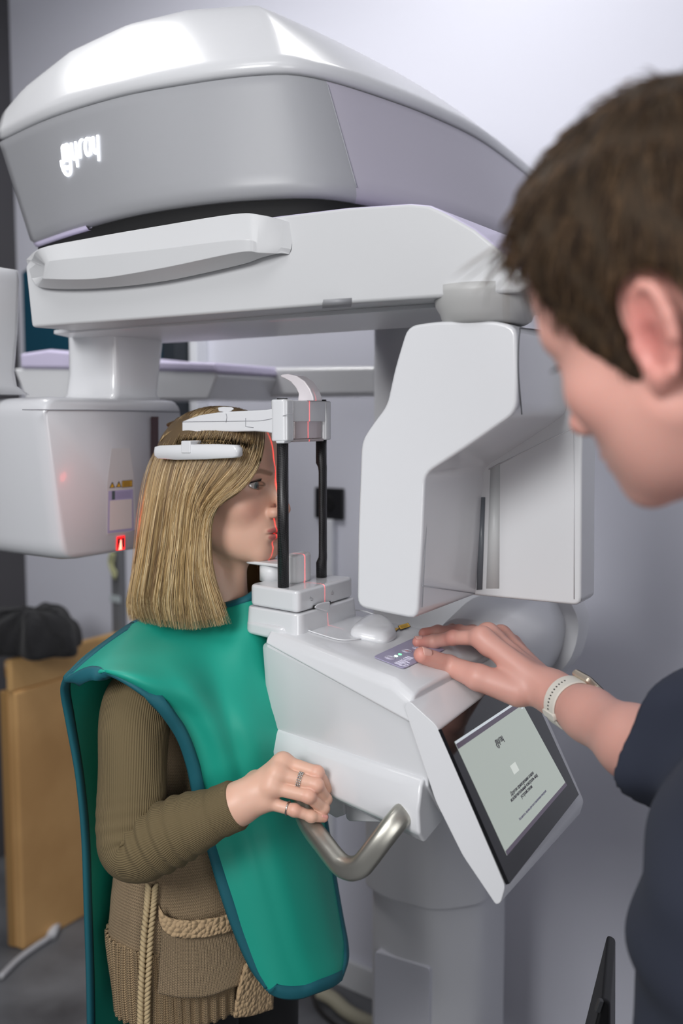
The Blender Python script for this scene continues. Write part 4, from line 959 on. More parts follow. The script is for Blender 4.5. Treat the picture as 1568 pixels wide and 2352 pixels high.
# ---- a head in its own frame: x to the person's right, y forward, z up, origin between the ears at eye height
def head_field(male=False, ears=True):
    jw = 1.10 if male else 1.0
    def f(P0):
        P = P0.copy(); A = P.copy(); A[:, 0] = np.abs(A[:, 0])         # mirrored half
        d = ell(P, (0, -0.012, 0.036), (0.073, 0.094, 0.078 if male else 0.071))
        d = smin(d, ell(P, (0, 0.038, 0.045), (0.060, 0.047, 0.052)), 0.03)
        d = smin(d, ell(P, (0, 0.030, -0.030), (0.060*jw, 0.058, 0.080)), 0.03)
        d = smin(d, ell(P, (0, 0.034, -0.070), (0.047*jw, 0.046, 0.041)), 0.025)
        d = smin(d, cone(A, (0.050*jw, 0.005, -0.062), (0.016, 0.068, -0.098), 0.014, 0.013), 0.025)
        d = smin(d, ell(P, (0, 0.071, -0.098), (0.019*jw, 0.0145, 0.0145)), 0.014)
        d = smin(d, ell(A, (0.041, 0.056, -0.028), (0.022, 0.022, 0.020)), 0.02)
        d = smin(d, ell(P, (0, 0.068, -0.068), (0.029, 0.024, 0.026)), 0.016)
        d = smin(d, cone(A, (0.012, 0.083, 0.019), (0.044, 0.066, 0.021), 0.0095 if male else 0.008, 0.008), 0.018)
        d = smax(d, -ell(A, (0.031, 0.094, 0.000), (0.018, 0.0165, 0.0115)), 0.012)
        d = smin(d, np.linalg.norm(A - np.array([0.031, 0.0672, 0.0]), axis=1) - 0.0154, 0.006)
        # nose
        d = smin(d, cone(P, (0, 0.083, 0.008), (0, 0.104, -0.030), 0.0062, 0.0078), 0.012)
        d = smin(d, ell(P, (0, 0.1065, -0.0355), (0.0092, 0.0088, 0.0082)), 0.007)
        d = smin(d, ell(A, (0.0125, 0.0945, -0.040), (0.0068, 0.0100, 0.0078)), 0.0055)
        d = smax(d, -ell(A, (0.0068, 0.1015, -0.0475), (0.0036, 0.0058, 0.0042)), 0.003)
        # lids opening, mouth
        d = smax(d, -ell(A - np.array([0, 0, 0]) + np.stack([np.zeros(len(A)), np.zeros(len(A)), (A[:, 0] - 0.031)*-0.10], 1), (0.0310, 0.0830, 0.0004), (0.0154, 0.0160, 0.0056 if not male else 0.0042)), 0.0015)
        d = smin(d, ell(P, (0, 0.0885, -0.0660), (0.0205, 0.0080, 0.0046)), 0.0045)
        d = smin(d, ell(P, (0, 0.0880, -0.0755), (0.0180, 0.0080, 0.0056)), 0.0045)
        d = smax(d, -ell(P + np.stack([np.zeros(len(P)), np.abs(P[:, 0])*0.28, np.abs(P[:, 0])*0.02], 1), (0, 0.0990, -0.0706), (0.0245, 0.0075, 0.0011)), 0.0018)
        d = smax(d, -ell(P, (0, 0.094, -0.0855), (0.015, 0.006, 0.004)), 0.006)
        d = smax(d, -ell(P, (0, 0.099, -0.0565), (0.0026, 0.0042, 0.008)), 0.004)
        if ears:
            th = 0.33 if male else 0.2; c, s = math.cos(th), math.sin(th)
            E = A - np.array([0.070, -0.010, -0.020 if male else -0.012]); E = np.stack([E[:, 0]*c + E[:, 1]*s, -E[:, 0]*s + E[:, 1]*c, E[:, 2]], 1)
            E = np.stack([E[:, 0], E[:, 1] + E[:, 2]*0.18, E[:, 2]], 1)
            e = ell(E, (0.005, -0.012, 0.0), (0.0050, 0.0175, 0.029))
            rim = [(0.0085, -0.012 + 0.0165*math.cos(a), 0.0285*math.sin(a)) for a in np.linspace(-1.9, 3.5, 13)]
            e = smin(e, chain(E, rim, [0.0034]*13, 0.002), 0.004)
            e = smin(e, ell(E, (0.0075, -0.001, -0.026), (0.0045, 0.008, 0.009)), 0.005)
            e = smin(e, ell(E, (0.0055, 0.004, -0.004), (0.005, 0.004, 0.007)), 0.005)
            e = smax(e, -ell(E, (0.0125, -0.0085, -0.004), (0.0065, 0.0085, 0.0125)), 0.004)
            e = smax(e, -ell(E, (0.0135, -0.013, 0.016), (0.005, 0.009, 0.008)), 0.004)
            d = smin(d, e, 0.006)
        return d
    return f
def head_color(P, base, lip, blush, brow, browamt):
    A = P.copy(); A[:, 0] = np.abs(A[:, 0]); n = len(P); C = np.tile(base, (n, 1))
    def mix(w, c):
        nonlocal C
        w = np.clip(w, 0, 1)[:, None]; C = C*(1 - w) + np.asarray(c)*w
    g = lambda c, r: np.exp(-((((A - np.array(c))/np.array(r))**2).sum(1)))
    mix(0.45*g((0.040, 0.070, -0.035), (0.020, 0.03, 0.018)), blush)
    mix(0.40*g((0.0, 0.108, -0.036), (0.014, 0.015, 0.012)), blush)
    mix((0.95 if browamt > 0.7 else 0.5)*g((0.078, -0.02, -0.018), (0.014, 0.03, 0.038)), blush*(0.85 if browamt > 0.7 else 1))
    mix(0.30*g((0.031, 0.082, -0.010), (0.013, 0.02, 0.004)), base*np.array([0.72, 0.60, 0.62]))
    lipd = np.minimum(ell(A, (0, 0.0885, -0.0660), (0.0215, 0.013, 0.0050)), ell(A, (0, 0.0880, -0.0755), (0.0190, 0.013, 0.0060)))
    mix(np.clip(0.5 - lipd/0.0016, 0, 1)*(P[:, 1] > 0.07)*0.85, lip)
    seg = cone(A, (0.016, 0.088, 0.0185), (0.033, 0.085, 0.0225), 0.0030, 0.0034); seg = np.minimum(seg, cone(A, (0.033, 0.085, 0.0225), (0.048, 0.070, 0.0180), 0.0034, 0.0018))
    q = A.copy(); q[:, 1] = 0
    s2 = lambda a, b, r1, r2: cone(q, (a[0], 0, a[1]), (b[0], 0, b[1]), r1, r2)
    seg = np.minimum(s2((0.015, 0.0165), (0.033, 0.0215), 0.0028, 0.0034), s2((0.033, 0.0215), (0.049, 0.0175), 0.0034, 0.0014))
    mix(np.clip(0.5 - seg/0.0022, 0, 1)*(P[:, 1] > 0.04)*browamt, brow)
    rim = np.abs(ell(A, (0.0310, 0.0830, 0.0004), (0.0156, 0.0170, 0.0060)))
    mix(np.clip(1.0 - rim/0.0016, 0, 1)*(A[:, 2] > -0.001)*(P[:, 1] > 0.06)*0.8, brow*0.5)
    mix(np.clip(1.0 - rim/0.0012, 0, 1)*(A[:, 2] <= -0.001)*(P[:, 1] > 0.06)*0.35, brow)
    return C
def eyeball(name, c, r, gaze, X, iris, m, parent, pw):
    """sphere with pupil and iris; c local centre, X local->world"""
    nu, nv = 28, 36; rows = []; cols = []
    g = Vector(gaze).normalized(); q = g.to_track_quat('Z', 'Y')
    for j in range(nv + 1):
        th = math.pi*(j/nv)**1.4
        for i in range(nu):
            a = 2*math.pi*i/nu; v = q @ Vector((math.sin(th)*math.cos(a), math.sin(th)*math.sin(a), math.cos(th)))
            rows.append(X @ (Vector(c) + v*r))
            cols.append(lc('#0a0908') if th < 0.20 else (np.array(iris)*(0.75 + 0.3*random.random()) if th < 0.46 else (np.array(iris)*0.35 if th < 0.51 else lc('#c9c2be'))))
    j, i = np.meshgrid(np.arange(nv), np.arange(nu), indexing='ij'); j = j.ravel(); i = i.ravel(); i2 = (i + 1) % nu
    Q = np.stack([j*nu + i, (j+1)*nu + i, (j+1)*nu + i2, j*nu + i2], 1)
    return mesh_np(name, np.array([tuple(v) for v in rows]), Q, m, parent, col=np.array(cols))
skin_w = attr_color(mat('fair_skin', '#d8a78f', 0.45, sss=0.25)); bump_noise(skin_w, 900, 0.06, 0.0006, 2)
skin_m = attr_color(mat('pinkish_skin', '#d6a08f', 0.48, sss=0.25)); bump_noise(skin_m, 700, 0.08, 0.0006, 2)
eyem = attr_color(mat('eye_white', '#dddddd', 0.06, coat=1.0))
hairm = attr_color(mat('hair_strand', '#a58a5c', 0.42)); bsdf(hairm).inputs['Anisotropic'].default_value = 0.4
SKW, SKM = lc('#dcb09a'), lc('#d09c8f')
hair_dark = attr_color(mat('dark_hair_strand', '#3a2b20', 0.6, spec=0.2))
def hand_field(wrist, mcp, chains, radii, palm_r, thumb, thumb_r, fore, fore_r, nrm):
    """wrist point, four knuckles, four finger chains (after the knuckle), thumb chain, forearm chain"""
    wrist = np.array(wrist); mcp = [np.array(m) for m in mcp]; n = np.array(nrm)
    def f(P):
        ws = (mcp[0] - mcp[3]); ws = ws/np.linalg.norm(ws)
        d = None
        for i, m_ in enumerate(mcp):
            w = wrist + ws*(0.014 - 0.0093*i)
            e = cone(P, w, m_, palm_r[i]*1.15, palm_r[i]); d = e if d is None else smin(d, e, 0.014)
        for i in range(3):
            d = smin(d, cone(P, mcp[i]*0.9 + wrist*0.1 - n*0.004, mcp[i+1]*0.9 + wrist*0.1 - n*0.004, palm_r[i]*0.9, palm_r[i]*0.9), 0.010)
        fg = None
        for i in range(4):
            pts = [mcp[i]] + [np.array(p) for p in chains[i]]
            e = chain(P, pts, radii[i], 0.003)
            for k in range(1, len(pts) - 1): e = smin(e, np.linalg.norm(P - pts[k] - n*0.0006, axis=1) - radii[i][k]*1.05, 0.004)
            fg = e if fg is None else smin(fg, e, 0.0018)
        for i in range(4): fg = smin(fg, np.linalg.norm(P - mcp[i] - n*0.002, axis=1) - palm_r[i]*0.92, 0.008)
        d = smin(d, fg, 0.007)
        if thumb is not None: d = smin(d, chain(P, [np.array(p) for p in thumb], thumb_r, 0.006), 0.012)
        d = smin(d, chain(P, [np.array(p) for p in fore], fore_r, 0.02), 0.022)
        return d
    return f
def nail(name, tip, prev, r, nrm, m, parent, ln=0.011):
    """fingernail plate lying on the back of the last joint"""
    tip, prev, nrm = Vector(tip), Vector(prev), Vector(nrm); ax = (tip - prev).normalized(); nn = (nrm - ax*nrm.dot(ax)).normalized(); sd = ax.cross(nn)
    rows = []
    for j in range(7):
        v = j/6; w = 1.0 - 0.55*(abs(2*v - 1)**4)
        rows.append([tip + ax*(r*0.62 - ln*(1 - v)) + sd*math.sin(a)*r*0.82 + nn*(math.cos(a)*r*0.90 + r*0.12 - 0.25*r*max(0, v - 0.6)) for a in np.linspace(-0.95*w, 0.95*w, 9)])
    V, F = grid_vf(np.array([[tuple(p) for p in q] for q in rows])); o = obj(name, V, F, m, parent); s = o.modifiers.new('solid', 'SOLIDIFY'); s.thickness = 0.0007; return o
# ------------------------------------------------------------------ the patient
HS = 1.045
hsid = SL
HT, HZ = -0.140, 1.519
HMw = Matrix((( -Sv.x, Fv.x, 0, 0), (-Sv.y, Fv.y, 0, 0), (0, 0, 1, 0), (0, 0, 0, 1))); HMw = Matrix.Translation(W(HT, hsid, HZ)) @ Matrix.Rotation(math.radians(2.5), 4, 'Z') @ HMw @ Matrix.Scale(HS, 4)
HMi = np.array(HMw.inverted()); HMn = np.array(HMw)
def toW(P): return P @ HMn[:3, :3].T + HMn[:3, 3]
def toH(P): return np.asarray(P) @ HMi[:3, :3].T + HMi[:3, 3]
WO = empty('person', W(-0.17, hsid, 0), 'woman with long blonde hair and green lead apron gripping the machine handle', 'person')
hf = head_field(False)
# joints of the right arm (the left one mirrors it in the machine's midline)
sh = PY(312, 1545, 1.405); el = PY(305, 1948, 1.335); wr = PY(548, 1846, 1.300)
mcp = [PY(650, 1750, 1.312), PY(636, 1777, 1.296), PY(625, 1808, 1.290), PY(608, 1842, 1.292)]
fing = [[PY(728, 1775, 1.300), PY(749, 1808, 1.318), PY(741, 1836, 1.335)],
        [PY(727, 1803, 1.288), PY(747, 1836, 1.306), PY(728, 1858, 1.325)],
        [PY(709, 1829, 1.280), PY(742, 1857, 1.296), PY(735, 1873, 1.318)],
        [PY(676, 1861, 1.281), PY(714, 1875, 1.284), PY(743, 1878, 1.292)]]
fr = [[0.0100, 0.0090, 0.0082, 0.0072], [0.0100, 0.0090, 0.0082, 0.0072], [0.0096, 0.0087, 0.0079, 0.0070], [0.0088, 0.0079, 0.0073, 0.0064]]
th_ = [PY(588, 1795, 1.325), PY(630, 1790, 1.352), PY(668, 1812, 1.366), PY(690, 1835, 1.362)]
nb = (Vector((-0.25, -0.88, 0.40))).normalized()
R_hand = hand_field(wr, mcp, fing, fr, [0.0122, 0.0120, 0.0115, 0.0110], th_, [0.016, 0.0125, 0.0108, 0.009], [wr, PY(520, 1857, 1.303), PY(470, 1885, 1.310)], [0.0232, 0.0226, 0.0222], nb)
def mirS(P):
    P = np.asarray(P); S_ = np.array(Sv); o_ = np.array(ORG); d = (P - o_) @ S_; return P - np.outer(2*(d - SCN), S_)
def chest_field(P):
    neck = cone(P, W(-0.163, hsid, 1.46), W(-0.185, hsid, 1.30), 0.047, 0.054)
    for q in (-1, 1): neck = smin(neck, cone(P, W(-0.165, hsid + q*0.045, 1.445), W(-0.118, hsid + q*0.012, 1.300), 0.012, 0.010), 0.02)
    neck = smin(neck, cone(P, W(-0.110, hsid - 0.006, 1.405), W(-0.118, hsid, 1.33), 0.014, 0.016), 0.03)
    return neck
def head_neck(P):
    d = hf(toH(P))*HS; return smin(d, chest_field(P), 0.018)
c = np.array(W(HT, hsid, HZ))
V1, Q1 = sdf_mesh(head_neck, c - np.array([0.16, 0.16, 0.24]), c + np.array([0.16, 0.16, 0.14]), 0.0016)
C1 = head_color(toH(V1), SKW, lc('#b8635f'), lc('#d58c7c'), lc('#6d5138'), 0.62)
a_, b_ = np.array(PY(400, 1700, 1.37)), np.array(PY(780, 1900, 1.25)); lo_ = np.minimum(a_, b_) - 0.03; hi_ = np.maximum(a_, b_) + 0.03
V2, Q2 = sdf_mesh(R_hand, lo_, hi_, 0.0013)
def hand_color(V, joints, base, blush, r=0.011, amt=0.5):
    C = np.tile(base, (len(V), 1))
    for j in joints:
        w = amt*np.exp(-(np.linalg.norm(V - np.array(j), axis=1)/r)**4)[:, None]; C = C*(1 - w) + blush*w
    return C
C2 = hand_color(V2, mcp + [f[0] for f in fing] + [f[2] for f in fing], SKW, lc('#d58f80'))
V3, Q3 = mirS(V2), Q2[:, ::-1]
# torso, hips and legs under the clothes
def torso(P):
    hip = W(-0.17, hsid, 0.90); d = ell(P, W(-0.19, hsid, 1.10), (0.10, 0.10, 0.17))
    d = smin(d, cone(P, W(-0.19, hsid, 1.15), W(-0.185, hsid, 1.33), 0.06, 0.05), 0.05)
    d = smin(d, ell(P, W(-0.195, hsid, 0.90), (0.105, 0.105, 0.14)), 0.05)
    for q in (-1, 1): d = smin(d, chain(P, [W(-0.175, hsid + q*0.075, 0.84), W(-0.155, hsid + q*0.09, 0.47), W(-0.18, hsid + q*0.10, 0.09)], [0.062, 0.050, 0.034], 0.03), 0.04)
    for q in (0, 1):
        pts = np.array([tuple(Vector(sh) + Vector((0.005, 0.02, -0.04))), tuple(el), tuple(wr)]); pts = mirS(pts) if q else pts
        d = smin(d, chain(P, pts, [0.034, 0.032, 0.022], 0.02), 0.03)
    return d
V4, Q4 = sdf_mesh(torso, np.array(W(-0.17, hsid, 0)) + np.array([-0.34, -0.34, 0.02]), np.array(W(-0.17, hsid, 0)) + np.array([0.36, 0.36, 1.40]), 0.008)
V, Q, C = joinq([(V1, Q1, C1), (V2, Q2, C2), (V3, Q3, C2), (V4, Q4, SKW)])
mesh_np('body', V, Q, skin_w, WO, col=C)
for sx in (1, -1):
    eyeball('eye', (sx*0.031, 0.0672, 0.0), 0.0138, (sx*0.02, 1, -0.06), HMw, lc('#6f7a78'), eyem, WO, 0)
    ps, rd = [], []
    for u in np.linspace(0.05, 0.98, 34):
        a = math.pi*(1 - u) if sx > 0 else math.pi*u
        x = 0.0310*sx + 0.0146*math.cos(math.pi*u)*sx; z = 0.0006 + 0.0056*math.sin(math.pi*u)
        y = 0.0672 + math.sqrt(max(1e-6, 0.0152**2 - (x - sx*0.031)**2 - z*z)) + 0.0003
        out = sx*(0.0015 - 0.0045*math.cos(math.pi*u)*-1*0 + 0.0035*(1 - 2*u)*-1)
        ps.append([toW(np.array([[x + out*k, y + 0.0055*k, z + 0.0042*k*k + 0.0006*k]]))[0] for k in np.linspace(0, 1, 5)]); rd.append(0.00034)
    strands('eyelashes', np.array(ps), np.array(rd), np.tile(lc('#1d1612'), (len(ps), 5, 1)), hairm, WO)
nm_ = mat('nail_pink', '#d3958a', 0.25, coat=0.4)
nail('fingernail', fing[3][2], fing[3][1], 0.0066, Vector((-0.1, -0.75, 0.65)), nm_, WO, 0.010)
# rings
silver = mat('silver', '#c9c9c6', 0.2, metal=1.0)
def ring_beads(f, a, b, r, n=22, br=0.0012, nm='beaded_ring'):
    a, b = Vector(a), Vector(b); c = a.lerp(b, f); ax = (b - a).normalized(); u = ax.orthogonal().normalized(); v = ax.cross(u)
    parts = [ball_vf(c + (u*math.cos(2*math.pi*k/n) + v*math.sin(2*math.pi*k/n))*r, br, 8, 6) for k in range(n)]
    V, F = join(parts); obj(nm, V, F, silver, WO)
for f in (0.53, 0.57, 0.61): ring_beads(f, mcp[1], fing[1][0], 0.0103)
a, b = Vector(mcp[3]), Vector(fing[3][0]); c = a.lerp(b, 0.78); ax = (b - a).normalized(); u = ax.orthogonal().normalized(); v = ax.cross(u)
V, F = tube_vf([c + (u*math.cos(2*math.pi*k/32) + v*math.sin(2*math.pi*k/32))*0.0092 for k in range(33)], 0.0011, 8); obj('ring', V, F, silver, WO)

# --- olive ribbed sweater: sleeves with creases at the elbow
olive = mat('olive_rib_knit', '#6a5c40', 0.9)
def wave_bump(m, nu, strength, dist, extra=None):
    uv = N(m, 'ShaderNodeUVMap'); sx = N(m, 'ShaderNodeSeparateXYZ'); L(m, uv.outputs[0], sx.inputs[0])
    a = N(m, 'ShaderNodeMath'); a.operation = 'MULTIPLY'; a.inputs[1].default_value = 2*math.pi*nu; L(m, sx.outputs[0], a.inputs[0])
    s = N(m, 'ShaderNodeMath'); s.operation = 'SINE'; L(m, a.outputs[0], s.inputs[0])
    b = N(m, 'ShaderNodeBump'); b.inputs['Strength'].default_value = strength; b.inputs['Distance'].default_value = dist
    L(m, s.outputs[0], b.inputs['Height']); L(m, b.outputs[0], bsdf(m).inputs['Normal'])
wave_bump(olive, 92, 0.5, 0.001)
def sleeve(mir):
    path = cat_rom([Vector(sh) + Vector((0.03, 0.05, -0.045)), Vector(sh) + Vector((0.004, 0.008, -0.018)), Vector(sh).lerp(el, 0.35) + Vector((-0.004, 0, 0)), Vector(sh).lerp(el, 0.72), Vector(sh).lerp(el, 0.95) + Vector((-0.006, 0, -0.006)), Vector(el).lerp(wr, 0.08) + Vector((-0.004, 0, -0.012)), Vector(el).lerp(wr, 0.28), Vector(el).lerp(wr, 0.55), Vector(el).lerp(wr, 0.86), Vector(el).lerp(wr, 0.99)], 150)
    rad = cat_rom([(0.044, 0, 0), (0.049, 0, 0), (0.0500, 0, 0), (0.0480, 0, 0), (0.0475, 0, 0), (0.0475, 0, 0), (0.0465, 0, 0), (0.0415, 0, 0), (0.0335, 0, 0), (0.0328, 0, 0)], 150)[:, 0]
    kk = np.ones(33)/33; path = np.stack([np.convolve(np.pad(path[:, c_], 16, mode='reflect', reflect_type='odd'), kk, 'valid') for c_ in range(3)], 1)
    P, T, U, Bn = frames(path); d = np.r_[0, np.cumsum(np.linalg.norm(np.diff(path, axis=0), axis=1))]
    iel = np.argmin(np.linalg.norm(path - np.array(el), axis=1)); inner = (np.array(sh) + np.array(wr))/2 - np.array(el); inner /= np.linalg.norm(inner)
    R = []; nn = 120
    for i in range(150):
        ring = []
        for k in range(nn):
            a = 2*math.pi*k/nn; dr = U[i]*math.cos(a) + Bn[i]*math.sin(a)
            e = (d[i] - d[iel]); win = math.exp(-(e/0.055)**2); ins = dr @ inner
            cr = 0.0022*win*math.sin(2*math.pi*e/0.019 + 1.2*ins + 0.8*math.sin(a*2))*(0.55 + 0.45*ins)
            e2 = d[i] - d[iel] - 0.055; cr += 0.0022*math.exp(-(e2/0.05)**2)*math.sin(2*math.pi*e2/0.021 + 1.5*math.sin(a + 0.5))
            cr += 0.0012*math.sin(2*math.pi*d[i]/0.16 + 2*a)
            lim = 1 - 0.06*win*max(0, ins)
            cuff = 0.0016 if d[i] > d[-1] - 0.028 else (0.0008 if d[i] > d[-1] - 0.032 else 0)
            if d[i] > d[-1] - 0.004: cuff -= 0.002
            ring.append(P[i] + dr*(rad[i]*lim + cr*(d[i] < d[-1] - 0.035) + cuff))
        R.append(ring)
    R.append([P[-1] + (np.array(p) - P[-1])*0.80 for p in R[-1]])
    R = np.array(R)
    if mir: R = mirS(R.reshape(-1, 3)).reshape(R.shape)
    return R
SW = uvloft('sweater_sleeve', sleeve(False), olive, WO); uvloft('sweater_sleeve', sleeve(True), olive, WO)

# --- beige knitted cardigan
def knit(m, nu, nv, strength, dist):
    uv = N(m, 'ShaderNodeUVMap'); sx = N(m, 'ShaderNodeSeparateXYZ'); L(m, uv.outputs[0], sx.inputs[0])
    def mth(op, a, b=None):
        n = N(m, 'ShaderNodeMath'); n.operation = op
        for k, v in ((0, a), (1, b)):
            if v is None: continue
            if isinstance(v, (int, float)): n.inputs[k].default_value = v
            else: L(m, v, n.inputs[k])
        return n.outputs[0]
    a = mth('SUBTRACT', mth('FRACT', mth('MULTIPLY', sx.outputs[0], nu)), 0.5); aa = mth('ABSOLUTE', a)
    v = mth('ADD', mth('MULTIPLY', sx.outputs[1], nv), mth('MULTIPLY', aa, -1.3))
    h1 = mth('ADD', mth('MULTIPLY', mth('COSINE', mth('MULTIPLY', v, 2*math.pi)), 0.5), 0.5)
    edge = mth('SUBTRACT', 1.0, mth('POWER', mth('MULTIPLY', mth('ABSOLUTE', mth('SUBTRACT', aa, 0.25)), 4.0), 2.0))
    h = mth('MULTIPLY', mth('POWER', h1, 0.7), edge)
    b = N(m, 'ShaderNodeBump'); b.inputs['Strength'].default_value = strength; b.inputs['Distance'].default_value = dist
    L(m, h, b.inputs['Height']); L(m, b.outputs[0], bsdf(m).inputs['Normal'])
    return m
beige = knit(mat('beige_knit', '#bfa583', 0.92), 250, 220, 1.0, 0.003)
ct_ = -0.172
def torso_ring(z, at, as_, bulge=0, n=180, e=0.9, k=0.0, rib=0):
    out = []
    for i in range(n):
        a = 2*math.pi*i/n; c, s = math.cos(a), math.sin(a)
        c2 = math.copysign(abs(c)**e, c); s2_ = math.copysign(abs(s)**e, s)
        w = 1 + rib*(0.5 + 0.5*math.copysign(abs(math.sin(a*66))**0.5, math.sin(a*66))) + k*math.sin(5*a + z*22) + 0.6*k*math.sin(11*a - z*31)
        out.append(W(ct_ + (at*c2)*w, hsid + as_*s2_*w*(0.82 if s2_ > 0 else 1), z))
    return out
zs_ = np.linspace(0.828, 1.28, 64)
def cw(z): return np.interp(z, [0.73, 0.80, 0.88, 0.96, 1.05, 1.15, 1.25, 1.30], [0.120, 0.122, 0.120, 0.114, 0.108, 0.108, 0.10, 0.075]), np.interp(z, [0.73, 0.80, 0.88, 0.96, 1.05, 1.15, 1.25, 1.30], [0.192, 0.195, 0.190, 0.175, 0.160, 0.155, 0.142, 0.11])
R = []
for z in zs_: at, as_ = cw(z); R.append(torso_ring(z, at, as_, k=0.012*max(0, min(1, (1.0 - z)/0.15))))
R = np.array([[tuple(p) for p in r] for r in R]); OPEN = (163, 195); R = np.roll(R, -15, axis=1)[:, :166]; CD = uvloft('cardigan', R, beige, WO, closed=False, vs=zs_); so_ = CD.modifiers.new('solid', 'SOLIDIFY'); so_.thickness = 0.006; so_.offset = -1
R = []; zz = np.linspace(0.715, 0.836, 20)
for z in zz: at, as_ = cw(0.828); f = (0.836 - z)/0.12; R.append(torso_ring(z, at*(1.0 - 0.03*f), as_*(1.0 - 0.03*f), k=0.012, rib=0.034, n=720))
R = np.array([[tuple(p) for p in r] for r in R]); R = np.roll(R, -60, axis=1)[:, :662]; hb = uvloft('ribbed_hem', R, knit(mat('beige_rib_knit', '#b59b78', 0.92), 250, 260, 1.0, 0.003), CD, closed=False, vs=zz); so_ = hb.modifiers.new('solid', 'SOLIDIFY'); so_.thickness = 0.006; so_.offset = -1
R = [[W(ct_ + 0.012 + at*0.92*math.cos(2*math.pi*i/60), hsid + as_*0.86*math.sin(2*math.pi*i/60), z) for i in range(60)] for z, at, as_ in [(z, *cw(z)) for z in np.linspace(0.86, 1.26, 14)]]
V, F = loft(R); obj('sweater_torso', V, F, MATS['olive_rib_knit'], WO)
# pocket with a moss stitch band, and the braided edge
def on_card(px, py, lift=0.0):
    r = ray(px, py); p = None
    for k in range(700):
        Yk = 1.15 + k*0.001; p = CAMP + r*(Yk/r.y); t, s, z = M(p); at, as_ = cw(max(0.80, z)); at += lift; as_ += lift
        if (abs(t - ct_)/at)**2.22 + (abs(s - hsid)/(as_*(0.82 if s > hsid else 1)))**2.22 <= 1: return p
    return p
def card_patch(name, net, nu, nv, m, lift, parent):
    G = patch(np.array([[tuple(on_card(x, y, lift)) for x, y in row] for row in net]), nu, nv)
    o = uvloft(name, G, m, parent, closed=False, vs=np.linspace(0, 1, nv)); s = o.modifiers.new('solid', 'SOLIDIFY'); s.thickness = 0.005; s.offset = -1; return o
pk = knit(mat('beige_pocket_knit', '#c1a785', 0.92), 40, 48, 1.0, 0.003)
card_patch('pocket', [[(372, 2110), (420, 2128), (480, 2122), (545, 2100), (590, 2090)], [(368, 2190), (420, 2200), (490, 2196), (560, 2180), (610, 2165)], [(362, 2278), (420, 2288), (480, 2284), (540, 2262), (620, 2240)]], 40, 30, pk, 0.010, CD)
moss = mat('beige_moss_stitch', '#b89d7a', 0.92)
tcw = N(moss, 'ShaderNodeTexCoord'); vw = N(moss, 'ShaderNodeTexVoronoi'); vw.inputs['Scale'].default_value = 150; bw = N(moss, 'ShaderNodeBump'); bw.invert = True; bw.inputs['Strength'].default_value = 1; bw.inputs['Distance'].default_value = 0.005
L(moss, tcw.outputs['Object'], vw.inputs['Vector']); L(moss, vw.outputs['Distance'], bw.inputs['Height']); L(moss, bw.outputs[0], bsdf(moss).inputs['Normal'])
card_patch('pocket_band', [[(366, 2078), (385, 2104), (430, 2112), (480, 2108), (530, 2096), (570, 2086)], [(366, 2100), (385, 2126), (430, 2134), (480, 2130), (530, 2118), (575, 2104)], [(368, 2118), (388, 2144), (430, 2152), (480, 2148), (535, 2134), (580, 2118)]], 40, 12, moss, 0.017, CD)
card_patch('moss_border', [[(560, 2215), (580, 2200), (615, 2195)], [(545, 2270), (580, 2262), (622, 2262)], [(534, 2335), (575, 2330), (622, 2315)]], 16, 20, moss, 0.016, CD)
# braided edging: two columns of slanted strands
bc = [on_card(x, y, 0.010) for x, y in [(349, 2030), (345, 2080), (338, 2150), (334, 2220), (331, 2290), (330, 2352), (330, 2400)]]
bp = cat_rom(bc, 38); parts = []
tng = np.gradient(bp, axis=0); tng /= np.linalg.norm(tng, axis=1)[:, None]
for k in range(1, 37):
    nrm2 = np.array(CAMP) - bp[k]; nrm2 /= np.linalg.norm(nrm2); sd = np.cross(tng[k], nrm2); sd /= np.linalg.norm(sd)
    for q in (-1, 1):
        a = bp[k] + sd*q*0.0010 + tng[k]*0.0050 + nrm2*0.003; m_ = bp[k] + sd*q*0.0050 - tng[k]*0.0005 + nrm2*0.0048; b = bp[k] + sd*q*0.0092 - tng[k]*0.0060 - nrm2*0.001
        parts.append(tube_vf(cat_rom([a, m_, b], 6), [0.0012, 0.0026, 0.0031, 0.0031, 0.0026, 0.0010], 8))
V, F = join(parts); obj('braided_edge', V, F, mat('braid_beige', '#b6a27e', 0.9), CD)
# black trousers and shoes
blk = mat('black_trousers', '#121214', 0.85)
def leg_r(q): 
    pts = cat_rom([W(-0.165, hsid + q*0.080, 0.86), W(-0.160, hsid + q*0.088, 0.62), W(-0.155, hsid + q*0.10, 0.40), W(-0.18, hsid + q*0.10, 0.07)], 24); rr = np.interp(np.linspace(0, 1, 24), [0, 0.35, 0.6, 1], [0.090, 0.082, 0.070, 0.054]); return tube_vf(pts, rr, 24)
V, F = join([leg_r(-1), leg_r(1), lathe_vf(W(-0.195, hsid, 0), [(0.10, 0.74), (0.118, 0.80), (0.118, 0.93), (0.10, 0.98)], 32)]); obj('trousers', V, F, blk, WO)
for q in (-1, 1):
    V, F = loft([[W(-0.19 + x*k + 0.05, hsid + q*0.10 + y*k, z) for x, y in arc2(0, 0, 0.125, 0.043, 0, 345, 23)] for z, k in ((0.001, 0.97), (0.03, 1.0), (0.06, 0.8), (0.085, 0.5))]); obj('shoe', V, F, mat('black_shoe', '#17171a', 0.5), WO)

